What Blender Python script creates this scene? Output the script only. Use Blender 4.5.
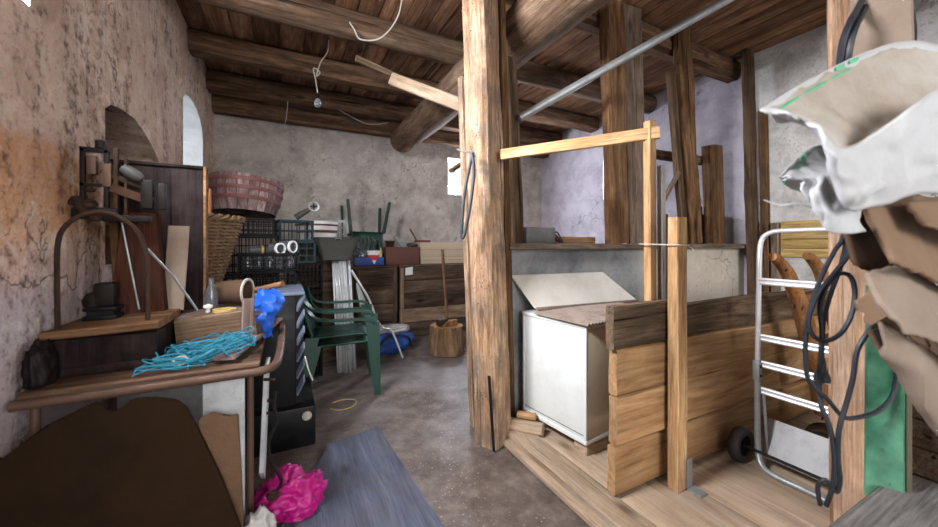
import bpy, bmesh, math, random
from mathutils import Vector, Matrix, noise, Euler
PI = math.pi
SC = bpy.context.scene
COL = SC.collection
for _o in list(bpy.data.objects): bpy.data.objects.remove(_o, do_unlink=True)

# ------------------------------------------------------------ camera
EYE = 1.25
YAW = math.atan(183 / 360.0)
cd = bpy.data.cameras.new('camera'); cam = bpy.data.objects.new('camera', cd); COL.objects.link(cam)
cd.sensor_width = 36.0; cd.lens = 360 / 938 * 36.0; cd.shift_y = -18.5 / 938
cd.clip_start = .02; cd.clip_end = 100
cam.location = (0, 0, EYE); cam.rotation_euler = (PI / 2, 0, -YAW)
cd.dof.use_dof = True; cd.dof.focus_distance = 2.4; cd.dof.aperture_fstop = 1.3
SC.camera = cam

# ------------------------------------------------------------ sky, light, exposure
SC.view_settings.view_transform = 'Standard'; SC.view_settings.look = 'None'
SC.view_settings.gamma = 1; SC.view_settings.use_curve_mapping = False
SC.view_settings.exposure = 0.36
wd = bpy.data.worlds.new('sky'); SC.world = wd; wd.use_nodes = True
bg = wd.node_tree.nodes['Background']; bg.inputs[0].default_value = (.86, .93, 1, 1); bg.inputs[1].default_value = 1.1

def area(name, loc, aim, sx, sy, watts, col):
    ld = bpy.data.lights.new(name, 'AREA'); ld.shape = 'RECTANGLE'; ld.size = sx; ld.size_y = sy
    ld.energy = watts; ld.color = col
    o = bpy.data.objects.new(name, ld); COL.objects.link(o); o.location = loc
    o.rotation_euler = (Vector(aim) - Vector(loc)).to_track_quat('-Z', 'Y').to_euler()
    return o
area('doorway_fill', (1.2, -4.6, 2.3), (1.5, 2.2, .9), 3.0, 2.2, 205, (1, .94, .87))  # broad frontal fill from outside the unseen opening behind the camera
area('left_front_window_daylight', (-1.02, 1.33, 2.42), (1.7, 1.6, .35), .75, .55, 155, (.97, .97, 1))
area('left_window_daylight', (-1.5, 4.33, 2.35), (1.2, 4.0, .6), .8, .7, 9, (.78, .88, 1))
area('back_window_daylight', (2.69, 5.72, 2.42), (3.3, 2.6, .9), .52, .52, 85, (.84, .88, 1))
area('side_window_daylight', (4.85, 3.6, 2.25), (2.3, 3.4, 1.2), .8, .8, 90, (.85, .9, 1))

# ------------------------------------------------------------ materials
def newmat(name):
    m = bpy.data.materials.new(name); m.use_nodes = True
    nt = m.node_tree; b = nt.nodes['Principled BSDF']
    return m, nt, b
def N(nt, t, **k):
    n = nt.nodes.new('ShaderNode' + t)
    for a, v in k.items(): setattr(n, a, v)
    return n
def L(nt, a, b): nt.links.new(a, b)
def ramp(nt, fac, stops):
    r = N(nt, 'ValToRGB'); e = r.color_ramp.elements
    while len(e) < len(stops): e.new(.5)
    for i, (p, c) in enumerate(stops):
        e[i].position = p; e[i].color = (c, c, c, 1) if isinstance(c, (int, float)) else (*c, 1)
    L(nt, fac, r.inputs[0]); return r.outputs[0]
def mixc(nt, fac, a, b, mode='MIX'):
    m = N(nt, 'Mix', data_type='RGBA', blend_type=mode)
    for sock, v in ((m.inputs[0], fac), (m.inputs[6], a), (m.inputs[7], b)):
        if hasattr(v, 'links') or hasattr(v, 'is_linked'): L(nt, v, sock)
        elif isinstance(v, (int, float)): sock.default_value = v
        else: sock.default_value = (*v, 1)
    return m.outputs[2]
def noise_n(nt, vec, scale, detail=4, rough=.6, dist=0):
    n = N(nt, 'TexNoise'); n.inputs['Scale'].default_value = scale; n.inputs['Detail'].default_value = detail
    n.inputs['Roughness'].default_value = rough; n.inputs['Distortion'].default_value = dist
    if vec is not None: L(nt, vec, n.inputs['Vector'])
    return n.outputs['Fac']
def mapping(nt, vec, sc, loc=(0, 0, 0)):
    m = N(nt, 'Mapping'); m.inputs['Scale'].default_value = sc; m.inputs['Location'].default_value = loc
    L(nt, vec, m.inputs['Vector']); return m.outputs[0]
def math_n(nt, op, a, b=None):
    m = N(nt, 'Math', operation=op)
    for i, v in enumerate((a, b)):
        if v is None: continue
        if isinstance(v, (int, float)): m.inputs[i].default_value = v
        else: L(nt, v, m.inputs[i])
    return m.outputs[0]
def bump(nt, b, h, strength, dist=.01):
    n = N(nt, 'Bump'); n.inputs['Strength'].default_value = strength; n.inputs['Distance'].default_value = dist
    L(nt, h, n.inputs['Height']); L(nt, n.outputs[0], b.inputs['Normal'])
def objvec(nt, rnd=True):
    tc = N(nt, 'TexCoord').outputs['Object']
    if not rnd: return tc
    g = N(nt, 'NewGeometry').outputs['Random Per Island']; oi = N(nt, 'ObjectInfo').outputs['Random']
    s = math_n(nt, 'MULTIPLY', math_n(nt, 'ADD', g, oi), 37.0)
    v = N(nt, 'VectorMath', operation='ADD'); L(nt, tc, v.inputs[0]); L(nt, s, v.inputs[1])
    return v.outputs[0]

def wood(name, dark, mid, light, axis=0, scale=1.0, grime=.35, grimecol=(.05, .04, .035), rough=.85, bmp=.5, vary=.35, worm=False, swirl=1.2, grain=1.0):
    m, nt, b = newmat(name)
    v = objvec(nt)
    sc = [7 * scale] * 3; sc[axis] = .8 * scale
    n1 = noise_n(nt, mapping(nt, v, sc), 1.6, 5, .6, swirl)
    col = ramp(nt, n1, [(.25, dark), (.48, mid), (.72, light)])
    sc2 = [115 * scale] * 3; sc2[axis] = 4.5 * scale
    n2 = noise_n(nt, mapping(nt, v, sc2), 1, 4, .65, .3)
    col = mixc(nt, 1.0, col, ramp(nt, n2, [(.3, 1-.55*grain), (.5, 1-.05*grain), (.75, 1+.2*grain)]), 'MULTIPLY')
    sc3 = [26 * scale] * 3; sc3[axis] = .5 * scale          # drying cracks
    n3 = noise_n(nt, mapping(nt, v, sc3), 1, 2, .5, .2)
    crack = ramp(nt, n3, [(.27, min(1, grain)), (.33, 0)])
    col = mixc(nt, crack, col, [c * .25 for c in dark])
    vo = N(nt, 'TexVoronoi'); sv = [5 * scale] * 3; sv[axis] = 2.2 * scale
    L(nt, mapping(nt, v, sv), vo.inputs['Vector']); vo.inputs['Scale'].default_value = .9
    kn = ramp(nt, vo.outputs['Distance'], [(.05, .8), (.16, 0)])
    col = mixc(nt, kn, col, [c * .45 for c in dark])
    sb = [9 * scale] * 3; sb[axis] = 2.6 * scale
    bl = noise_n(nt, mapping(nt, v, sb), 1, 6, .75, .8)
    col = mixc(nt, 1.0, col, ramp(nt, bl, [(.32, 1 - .5 * min(1, bmp)), (.5, 1), (.68, 1 + .35 * min(1, bmp))]), 'MULTIPLY')
    hs = N(nt, 'HueSaturation'); hs.inputs['Saturation'].default_value = 1.1; L(nt, col, hs.inputs['Color']); col = hs.outputs[0]
    gr = ramp(nt, noise_n(nt, v, 3.2 * scale, 6, .7), [(.42, 0), (.68, grime)])
    col = mixc(nt, gr, col, grimecol)
    isl = N(nt, 'NewGeometry').outputs['Random Per Island']; oi = N(nt, 'ObjectInfo').outputs['Random']
    rr = math_n(nt, 'FRACT', math_n(nt, 'ADD', isl, oi))
    col = mixc(nt, 1.0, col, ramp(nt, rr, [(0, 1 - vary), (1, 1 + vary * .5)]), 'MULTIPLY')
    h = math_n(nt, 'SUBTRACT', math_n(nt, 'ADD', math_n(nt, 'MULTIPLY', n2, .6), math_n(nt, 'ADD', math_n(nt, 'MULTIPLY', n1, .5), math_n(nt, 'MULTIPLY', bl, .8))), math_n(nt, 'MULTIPLY', crack, .8))
    if worm:
        w = N(nt, 'TexVoronoi'); w.inputs['Scale'].default_value = 55; L(nt, v, w.inputs['Vector'])
        hole = ramp(nt, w.outputs['Distance'], [(.12, 1), (.2, 0)])
        msk = ramp(nt, noise_n(nt, v, 5, 3), [(.5, 0), (.6, 1)])
        hole = math_n(nt, 'MULTIPLY', hole, msk)
        col = mixc(nt, hole, col, (.03, .018, .01)); h = math_n(nt, 'SUBTRACT', h, hole)
    L(nt, col, b.inputs['Base Color']); b.inputs['Roughness'].default_value = rough
    b.inputs['Specular IOR Level'].default_value = .06
    bump(nt, b, h, bmp, .008)
    return m

def surf(name, col, rough=.6, metal=0.0, dirt=.3, dirtcol=(.06, .05, .04), sc=6, bmp=.15, col2=None, spec=.4, trans=0):
    m, nt, b = newmat(name); v = objvec(nt)
    n = noise_n(nt, v, sc, 6, .68)
    c = mixc(nt, ramp(nt, n, [(.45, 0), (.72, dirt)]), col, dirtcol)
    if col2:
        c = mixc(nt, ramp(nt, noise_n(nt, v, sc * .6, 4, .6), [(.42, 0), (.6, 1)]), c, col2)
    sp = noise_n(nt, v, sc * 12, 3, .7)
    c = mixc(nt, ramp(nt, sp, [(.62, 0), (.75, dirt * .8)]), c, dirtcol)
    L(nt, c, b.inputs['Base Color'])
    L(nt, ramp(nt, n, [(.3, max(.05, rough - .1)), (.7, min(1, rough + .2))]), b.inputs['Roughness'])
    b.inputs['Metallic'].default_value = metal; b.inputs['Specular IOR Level'].default_value = spec
    if trans: b.inputs['Transmission Weight'].default_value = trans
    bump(nt, b, math_n(nt, 'ADD', n, sp), bmp, .005)
    return m

def plaster(name, kind):
    m, nt, b = newmat(name); v = objvec(nt, False)
    big = noise_n(nt, v, .9, 5, .62, .4); med = noise_n(nt, v, 3.5, 7, .68, .3); fin = noise_n(nt, v, 22, 6, .7)
    sx = N(nt, 'SeparateXYZ'); L(nt, v, sx.inputs[0])
    streak = noise_n(nt, mapping(nt, v, (6, 6, .7)), 1.2, 5, .65, .6)
    if kind == 'left':
        col = ramp(nt, med, [(.3, (.37, .245, .18)), (.52, (.54, .40, .315)), (.75, (.66, .52, .43))])
        z = math_n(nt, 'ADD', sx.outputs[2], math_n(nt, 'MULTIPLY', math_n(nt, 'SUBTRACT', big, .5), .18))
        och = ramp(nt, med, [(.3, (.40, .20, .11)), (.6, (.60, .34, .20)), (.8, (.66, .46, .34))])
        dado = ramp(nt, math_n(nt, 'MULTIPLY', z, .25), [(.4, 1), (.412, 0)])      # old painted band up to 1.62 m
        peel = ramp(nt, noise_n(nt, v, 2.1, 5, .6, .5), [(.5, 1), (.56, 0)])
        dado = math_n(nt, 'MULTIPLY', dado, math_n(nt, 'ADD', math_n(nt, 'MULTIPLY', peel, .55), .45))
        low = ramp(nt, math_n(nt, 'MULTIPLY', z, .25), [(.26, 1), (.33, 0)])
        col = mixc(nt, dado, col, och)
        col = mixc(nt, math_n(nt, 'MULTIPLY', low, .8), col, (.42, .38, .42))
        stc, sth = (.06, .034, .024), .595
    elif kind == 'back':
        col = ramp(nt, med, [(.3, (.31, .265, .235)), (.52, (.48, .43, .395)), (.75, (.62, .58, .54))])
        stc, sth = (.09, .072, .06), .625
    elif kind == 'right':
        lil = ramp(nt, med, [(.3, (.37, .345, .39)), (.55, (.56, .53, .60)), (.8, (.66, .64, .69))])
        wht = ramp(nt, med, [(.3, (.34, .33, .32)), (.52, (.60, .59, .58)), (.75, (.74, .73, .71))])
        f = ramp(nt, math_n(nt, 'MULTIPLY', sx.outputs[1], .25), [(.50, 1), (.51, 0)])
        col = mixc(nt, f, lil, wht)
        stc, sth = (.12, .10, .10), .66
    elif kind == 'white':
        col = ramp(nt, med, [(.3, (.62, .62, .62)), (.6, (.80, .80, .79))]); stc, sth = (.35, .33, .3), .72
    elif kind == 'concrete':
        col = ramp(nt, med, [(.3, (.17, .18, .195)), (.5, (.32, .335, .35)), (.75, (.46, .46, .45))])
        f = ramp(nt, math_n(nt, 'MULTIPLY', sx.outputs[0], .2), [(.535, 0), (.56, 1)])
        col = mixc(nt, f, col, ramp(nt, med, [(.3, (.50, .45, .385)), (.7, (.68, .63, .56))]))
        stc, sth = (.09, .095, .10), .655
    st = ramp(nt, math_n(nt, 'ADD', math_n(nt, 'MULTIPLY', fin, .6), math_n(nt, 'MULTIPLY', streak, .42)), [(sth - .06, 0), (sth + .06, .9)])
    col = mixc(nt, st, col, stc)
    vo = N(nt, 'TexVoronoi', feature='DISTANCE_TO_EDGE'); vo.inputs['Scale'].default_value = 1.1
    wob = N(nt, 'VectorMath', operation='ADD'); L(nt, v, wob.inputs[0])
    nn = N(nt, 'TexNoise'); nn.inputs['Scale'].default_value = 3; nn.inputs['Detail'].default_value = 5; L(nt, v, nn.inputs['Vector'])
    L(nt, nn.outputs['Color'], wob.inputs[1]); L(nt, wob.outputs[0], vo.inputs['Vector'])
    ck = math_n(nt, 'MULTIPLY', ramp(nt, vo.outputs['Distance'], [(.0, 1), (.010, 0)]), ramp(nt, big, [(.5, 0), (.56, .75)]))
    col = mixc(nt, ck, col, stc)
    spots = ramp(nt, noise_n(nt, v, 34, 3, .75), [(.66, 0), (.71, .85)])
    spots = math_n(nt, 'MULTIPLY', spots, ramp(nt, streak, [(.42, 0), (.6, 1)]))
    if kind not in ('white', 'concrete'): col = mixc(nt, spots, col, stc)
    pit = math_n(nt, 'MULTIPLY', ramp(nt, noise_n(nt, v, 75, 4, .8), [(.60, 0), (.67, .8)]), ramp(nt, med, [(.40, .25), (.62, 1)]))
    if kind != 'white': col = mixc(nt, pit, col, [c * 1.8 for c in stc])
    chalk = math_n(nt, 'MULTIPLY', ramp(nt, noise_n(nt, v, 9, 7, .75, .6), [(.52, 0), (.60, .55)]), ramp(nt, big, [(.4, .2), (.6, 1)]))
    if kind in ('left', 'back'): col = mixc(nt, chalk, col, (.70, .62, .55))
    if kind == 'left' or kind == 'back':
        col = mixc(nt, 1.0, col, ramp(nt, big, [(.35, .78), (.65, 1.12)]), 'MULTIPLY')
    L(nt, col, b.inputs['Base Color']); b.inputs['Roughness'].default_value = .93; b.inputs['Specular IOR Level'].default_value = .15
    h = math_n(nt, 'SUBTRACT', math_n(nt, 'ADD', math_n(nt, 'MULTIPLY', med, 1.0), math_n(nt, 'MULTIPLY', fin, .35)), math_n(nt, 'ADD', math_n(nt, 'MULTIPLY', st, .3), math_n(nt, 'MULTIPLY', ck, .4)))
    bump(nt, b, math_n(nt, 'SUBTRACT', h, math_n(nt, 'MULTIPLY', pit, .5)), .75, .035)
    return m

def floor_mat():
    m, nt, b = newmat('beaten_floor'); v = objvec(nt, False)
    big = noise_n(nt, v, 1.0, 6, .65, .5); med = noise_n(nt, v, 6, 7, .7); fin = noise_n(nt, v, 60, 4, .7)
    col = ramp(nt, med, [(.3, (.055, .041, .034)), (.52, (.13, .10, .086)), (.72, (.235, .19, .165))])
    col = mixc(nt, ramp(nt, big, [(.45, 0), (.6, .6)]), col, (.21, .195, .20))
    col = mixc(nt, ramp(nt, fin, [(.64, 0), (.72, .7)]), col, (.50, .41, .29))
    vo = N(nt, 'TexVoronoi'); vo.inputs['Scale'].default_value = 38; L(nt, v, vo.inputs['Vector'])
    sx = N(nt, 'SeparateXYZ'); L(nt, v, sx.inputs[0])
    near = ramp(nt, math_n(nt, 'MULTIPLY', sx.outputs[0], .5), [(.30, 0), (.58, 1)])          # chips swept against the sill
    crumb = math_n(nt, 'MULTIPLY', ramp(nt, vo.outputs['Distance'], [(.12, 1), (.20, 0)]), ramp(nt, math_n(nt, 'ADD', noise_n(nt, v, 2.2, 4), math_n(nt, 'MULTIPLY', near, .14)), [(.5, 0), (.62, 1)]))
    col = mixc(nt, crumb, col, (.42, .33, .2))
    L(nt, col, b.inputs['Base Color'])
    L(nt, ramp(nt, big, [(.4, .66), (.6, .40)]), b.inputs['Roughness']); b.inputs['Specular IOR Level'].default_value = .35
    bump(nt, b, math_n(nt, 'ADD', math_n(nt, 'MULTIPLY', big, 2), math_n(nt, 'ADD', med, math_n(nt, 'MULTIPLY', fin, .3))), .5, .02)
    return m

M = {}
M['wl'] = plaster('plaster_left', 'left'); M['wb'] = plaster('plaster_back', 'back'); M['wr'] = plaster('plaster_right', 'right')
M['ww'] = plaster('limewash_white', 'white'); M['conc'] = plaster('concrete_grey', 'concrete'); M['floor'] = floor_mat()
M['ceil'] = wood('ceiling_boards', (.115, .056, .033), (.26, .145, .09), (.42, .26, .175), axis=1, grime=.45, vary=.5, scale=.9)
M['beam'] = wood('old_beam', (.045, .024, .015), (.13, .076, .048), (.27, .175, .12), grime=.45, bmp=.8)
M['beamlog'] = wood('log_beam', (.10, .062, .04), (.21, .14, .098), (.34, .25, .185), grime=.3, bmp=.8, scale=.8)
M['post'] = wood('weathered_post', (.15, .08, .045), (.42, .275, .18), (.67, .525, .40), grime=.8, grimecol=(.13, .11, .10), bmp=1.2, worm=True, vary=.1, scale=1.3)
M['postbrown'] = wood('brown_post', (.05, .027, .015), (.15, .085, .048), (.30, .185, .11), grime=.4, bmp=.8)
M['postdark'] = wood('dark_post', (.05, .03, .02), (.12, .078, .052), (.23, .155, .11), grime=.4, bmp=.8)
M['postgrey'] = wood('grey_plank', (.12, .085, .065), (.24, .18, .14), (.36, .285, .23), grime=.35, bmp=.7)
M['pine'] = wood('pine_lath', (.28, .155, .08), (.52, .33, .185), (.68, .48, .31), grime=.2, bmp=.35, scale=1.2, vary=.12)
M['board'] = wood('fence_board', (.20, .11, .056), (.39, .24, .135), (.52, .355, .22), grime=.4, grimecol=(.16, .10, .06), bmp=.5, scale=.6, vary=.15, swirl=2.6, grain=.55)
M['boarddark'] = wood('dark_board', (.06, .042, .028), (.135, .095, .066), (.24, .175, .125), grime=.4, bmp=.6, swirl=2)
M['plat'] = wood('platform_boards', (.32, .235, .165), (.47, .365, .275), (.56, .46, .365), axis=1, grime=.35, grimecol=(.26, .205, .16), bmp=.4, vary=.15, grain=.4)
M['sill'] = wood('sill_timber', (.27, .19, .13), (.45, .345, .255), (.57, .465, .365), axis=0, grime=.35, grimecol=(.24, .19, .145), bmp=.6, grain=.7)
M['table'] = wood('table_wood', (.035, .02, .014), (.09, .055, .038), (.20, .135, .10), grime=.4, bmp=.6)
M['pinkplank'] = wood('greyed_plank', (.13, .092, .085), (.25, .185, .172), (.37, .29, .275), grime=.25, bmp=.5)
M['darkwood'] = wood('stained_dark_wood', (.006, .0035, .0035), (.015, .009, .009), (.034, .021, .020), axis=2, grime=.2, bmp=.3, rough=.55, grimecol=(.10, .08, .085))
M['redwood'] = wood('red_brown_wood', (.022, .008, .006), (.05, .019, .013), (.10, .04, .026), axis=2, grime=.3, bmp=.4, rough=.7)
M['chest'] = wood('chest_boards', (.034, .022, .015), (.10, .069, .05), (.20, .148, .11), grime=.35, bmp=.7)
M['chestlight'] = wood('chest_light_board', (.14, .09, .06), (.26, .18, .125), (.38, .28, .20), grime=.25)
M['barrel'] = wood('barrel_staves', (.07, .047, .045), (.20, .145, .14), (.38, .30, .29), axis=2, grime=.35, bmp=.6, vary=.4)
M['stump'] = wood('stump_bark', (.07, .042, .025), (.20, .125, .075), (.36, .25, .16), axis=2, grime=.3, bmp=1.2)
M['handle'] = wood('tool_handle', (.09, .048, .027), (.19, .108, .064), (.32, .205, .13), grime=.2, bmp=.3)
M['bentwood'] = wood('bent_handle', (.10, .042, .018), (.27, .13, .062), (.44, .25, .14), axis=2, grime=.3, bmp=.3, rough=.55)
M['palletwood'] = wood('yellow_boards', (.38, .24, .09), (.58, .41, .19), (.70, .54, .31), axis=1, grime=.12, bmp=.3, vary=.15)
M['bench'] = wood('grey_bench', (.09, .085, .082), (.19, .18, .175), (.31, .30, .29), grime=.3, bmp=.6)
M['white_batten'] = wood('whitewashed_batten', (.36, .33, .30), (.58, .55, .515), (.74, .72, .70), grime=.3, bmp=.4)
M['wicker'] = surf('wicker', (.20, .125, .072), .8, dirt=.5, sc=9, col2=(.10, .058, .033), spec=.15)
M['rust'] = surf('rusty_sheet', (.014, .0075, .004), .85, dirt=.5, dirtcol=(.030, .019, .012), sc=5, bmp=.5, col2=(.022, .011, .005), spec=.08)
M['fibre'] = surf('fibre_board', (.12, .066, .034), .9, dirt=.45, dirtcol=(.05, .03, .018), sc=7, bmp=.6)
M['iron'] = surf('rusty_iron', (.030, .018, .013), .7, spec=.2, metal=.3, dirt=.5, dirtcol=(.012, .008, .007), sc=12, bmp=.4, col2=(.06, .03, .018))
M['blackiron'] = surf('black_iron', (.010, .008, .008), .5, spec=.2, metal=.3, dirt=.3, dirtcol=(.05, .03, .02), sc=12, bmp=.3)
M['galv'] = surf('galvanised_steel', (.34, .36, .37), .45, metal=.55, dirt=.45, dirtcol=(.15, .13, .115), sc=10, bmp=.15)
M['alu'] = surf('aluminium', (.70, .71, .73), .34, metal=.45, dirt=.25, dirtcol=(.22, .19, .17), sc=14, bmp=.08)
M['greysteel'] = surf('grey_sheet_steel', (.30, .315, .33), .5, metal=.3, dirt=.5, dirtcol=(.12, .10, .085), sc=6, bmp=.2)
M['toeplate'] = surf('grey_toe_plate', (.44, .455, .47), .6, dirt=.5, dirtcol=(.22, .2, .19), sc=9, bmp=.3)
M['sheet'] = surf('roof_sheet', (.62, .64, .66), .35, metal=.5, dirt=.4, dirtcol=(.16, .14, .13), sc=4, bmp=.1)
M['trough'] = surf('dark_pan', (.062, .062, .058), .6, spec=.2, metal=.2, dirt=.4, dirtcol=(.05, .04, .032), sc=6, bmp=.25)
M['cream'] = surf('cream_paint', (.72, .76, .75), .55, dirt=.28, dirtcol=(.36, .32, .25), sc=3.2, bmp=.2)
M['creamlid'] = surf('cream_lid', (.78, .76, .70), .5, dirt=.35, dirtcol=(.42, .35, .26), sc=4, bmp=.2)
M['creamend'] = surf('yellowed_paint', (.62, .55, .42), .6, dirt=.35, dirtcol=(.33, .26, .17), sc=4, bmp=.25)
M['whitepaint'] = surf('flaking_white_paint', (.50, .52, .55), .7, dirt=.55, dirtcol=(.16, .14, .13), sc=9, bmp=.4)
M['grille'] = surf('brown_grille', (.30, .235, .20), .7, metal=.2, dirt=.5, dirtcol=(.08, .05, .035), sc=12)
M['blackplastic'] = surf('black_plastic', (.005, .005, .006), .6, spec=.15, dirt=.2, dirtcol=(.02, .018, .018), sc=8)
M['blackmetal'] = surf('black_enamel', (.004, .004, .005), .45, spec=.2, dirt=.12, dirtcol=(.03, .025, .025), sc=8)
M['louvre'] = surf('blue_grey_louvre', (.15, .185, .26), .5, metal=.2, dirt=.4, dirtcol=(.05, .05, .06), sc=10)
M['teal'] = surf('teal_plastic', (.011, .032, .040), .55, spec=.2, dirt=.4, dirtcol=(.04, .055, .06), sc=8)
M['green'] = surf('green_plastic', (.004, .036, .025), .4, dirt=.3, dirtcol=(.03, .05, .04), sc=8)
M['bluebag'] = surf('blue_plastic', (.015, .10, .50), .35, dirt=.1, sc=6)
M['bluecloth'] = surf('blue_cloth', (.025, .09, .36), .8, dirt=.3, sc=9)
M['bluecrate'] = surf('blue_crate', (.02, .075, .33), .45, dirt=.35, sc=9)
M['twine'] = surf('blue_twine', (.025, .23, .34), .6, dirt=.15, sc=20)
M['pink'] = surf('pink_plastic', (.42, .008, .18), .35, dirt=.12, dirtcol=(.25, .01, .12), sc=6, bmp=.3)
M['sackwhite'] = surf('white_woven_sack', (.47, .48, .50), .5, dirt=.4, dirtcol=(.33, .32, .31), sc=5, bmp=.3, spec=.25)
M['sackin'] = surf('sack_lining', (.42, .39, .355), .7, dirt=.6, dirtcol=(.26, .19, .13), sc=3, bmp=.3)
M['stripe'] = surf('green_stripe', (.08, .46, .25), .5, dirt=.15, sc=8)
M['floorsack'] = surf('grey_white_sack', (.42, .41, .40), .6, dirt=.5, dirtcol=(.18, .15, .12), sc=7)
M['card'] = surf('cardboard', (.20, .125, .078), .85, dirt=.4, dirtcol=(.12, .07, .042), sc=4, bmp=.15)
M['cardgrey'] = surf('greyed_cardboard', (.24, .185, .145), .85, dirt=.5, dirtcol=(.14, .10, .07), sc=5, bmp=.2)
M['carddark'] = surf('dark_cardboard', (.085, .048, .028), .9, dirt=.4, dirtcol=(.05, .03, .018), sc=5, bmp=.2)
M['boxbrown'] = surf('brown_box', (.11, .038, .028), .6, dirt=.3, sc=5)
M['boxtan'] = surf('tan_box', (.46, .36, .26), .8, dirt=.2, dirtcol=(.3, .22, .15), sc=4)
M['cable'] = surf('black_rubber', (.016, .019, .027), .45, dirt=.2, dirtcol=(.06, .06, .06), sc=10)
M['rubber'] = surf('tyre_rubber', (.035, .034, .034), .8, dirt=.5, dirtcol=(.12, .10, .085), sc=12)
M['greenboard'] = surf('green_painted_board', (.045, .21, .115), .55, dirt=.9, dirtcol=(.015, .045, .032), sc=5, bmp=.25, col2=(.13, .34, .22))
M['greenedge'] = surf('board_edge', (.10, .085, .055), .8, dirt=.4, sc=8)
M['orange'] = surf('orange_plastic', (.62, .20, .03), .45, dirt=.3, sc=6)
M['white'] = surf('white_plastic', (.72, .72, .72), .4, dirt=.2, dirtcol=(.4, .37, .33), sc=6)
M['red'] = surf('red_label', (.50, .03, .03), .5, dirt=.1, sc=6)
M['yellow'] = surf('yellow_plastic', (.58, .42, .14), .5, dirt=.3, sc=6)
M['copper'] = surf('brown_rail', (.115, .066, .045), .5, metal=.35, dirt=.45, dirtcol=(.06, .035, .025), sc=14, bmp=.25)
M['maulhead'] = surf('maul_head', (.05, .035, .028), .6, metal=.5, dirt=.4, sc=12)
M['rope'] = surf('pale_cord', (.50, .46, .41), .9, dirt=.4, sc=20)
M['ply'] = wood('blue_grey_ply', (.06, .067, .095), (.10, .112, .155), (.15, .165, .22), axis=1, grime=.5, grimecol=(.11, .09, .085), bmp=.35, scale=1.1, vary=.05, rough=.5, grain=.6)
M['soil'] = surf('dark_soil', (.05, .035, .026), .95, sc=9, bmp=.5)
M['nearpost'] = wood('rough_pink_post', (.22, .125, .08), (.47, .31, .215), (.66, .49, .375), grime=.55, grimecol=(.22, .15, .11), bmp=.9, scale=1.1, vary=.1)
M['niche_shade'] = surf('shaded_niche_plaster', (.06, .048, .036), .95, dirt=.4, sc=5, bmp=.4)  # dark brown puts the recess's shade into the niche back's colour
def glass_mat():
    m, nt, b = newmat('window_glass'); nt.nodes.remove(b)
    t = N(nt, 'BsdfTransparent'); g = N(nt, 'BsdfGlossy'); g.inputs['Roughness'].default_value = .05
    x = N(nt, 'MixShader'); x.inputs[0].default_value = .08
    L(nt, t.outputs[0], x.inputs[1]); L(nt, g.outputs[0], x.inputs[2]); L(nt, x.outputs[0], nt.nodes['Material Output'].inputs[0]); return m
M['pane'] = glass_mat()
def clear_mat(name, col):
    m, nt, b = newmat(name); b.inputs['Base Color'].default_value = (*col, 1); b.inputs['Roughness'].default_value = .12
    b.inputs['Transmission Weight'].default_value = .9; return m
M['glass'] = clear_mat('jar_glass', (.62, .67, .73)); M['clearplastic'] = clear_mat('clear_plastic', (.55, .60, .68))

# ------------------------------------------------------------ geometry helpers
def new_bm(): return bmesh.new()
def at(px, py, d):                                    # a point d metres in front of the lens plane
    r = (px - 469) / 360; u = (245 - py) / 360; s, c = math.sin(YAW), math.cos(YAW)
    return Vector((d * (r * c + s), d * (c - r * s), EYE + d * u))
def box(bm, c, s, rot=None, bev=0):
    g = bmesh.ops.create_cube(bm, size=1)
    mt = Matrix.Translation(c) @ (rot.to_matrix().to_4x4() if rot else Matrix()) @ Matrix.Diagonal((*s, 1))
    bmesh.ops.transform(bm, matrix=mt, verts=g['verts'])
    if bev:
        ed = list({e for v in g['verts'] for e in v.link_edges})
        bmesh.ops.bevel(bm, geom=ed, offset=bev, segments=2, affect='EDGES', profile=.5)
def bx(bm, x0, x1, y0, y1, z0, z1, bev=0): box(bm, ((x0+x1)/2, (y0+y1)/2, (z0+z1)/2), (x1-x0, y1-y0, z1-z0), None, bev)
def quad(bm, pts): return bm.faces.new([bm.verts.new(p) for p in pts])
def slab(bm, pts, th):                                # four (or more) coplanar corners, thickened
    pts = [Vector(p) for p in pts]; n = (pts[1]-pts[0]).cross(pts[-1]-pts[0]).normalized() * th
    a = [bm.verts.new(p) for p in pts]; b = [bm.verts.new(p - n) for p in pts]
    bm.faces.new(a); bm.faces.new(b[::-1])
    for i in range(len(pts)):
        j = (i+1) % len(pts); bm.faces.new((a[j], a[i], b[i], b[j]))
def smooth_path(pts, n=6, closed=False):
    pts = [Vector(p) for p in pts]; out = []; m = len(pts)
    rng = range(m if closed else m-1)
    for i in rng:
        g = (lambda k: pts[k % m]) if closed else (lambda k: pts[max(0, min(m-1, k))])
        p0, p1, p2, p3 = g(i-1), g(i), g(i+1), g(i+2)
        for k in range(n):
            t = k/n
            out.append(.5*((2*p1)+(p2-p0)*t+(2*p0-5*p1+4*p2-p3)*t*t+(3*p1-p0-3*p2+p3)*t**3))
    if not closed: out.append(pts[-1])
    return out
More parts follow.
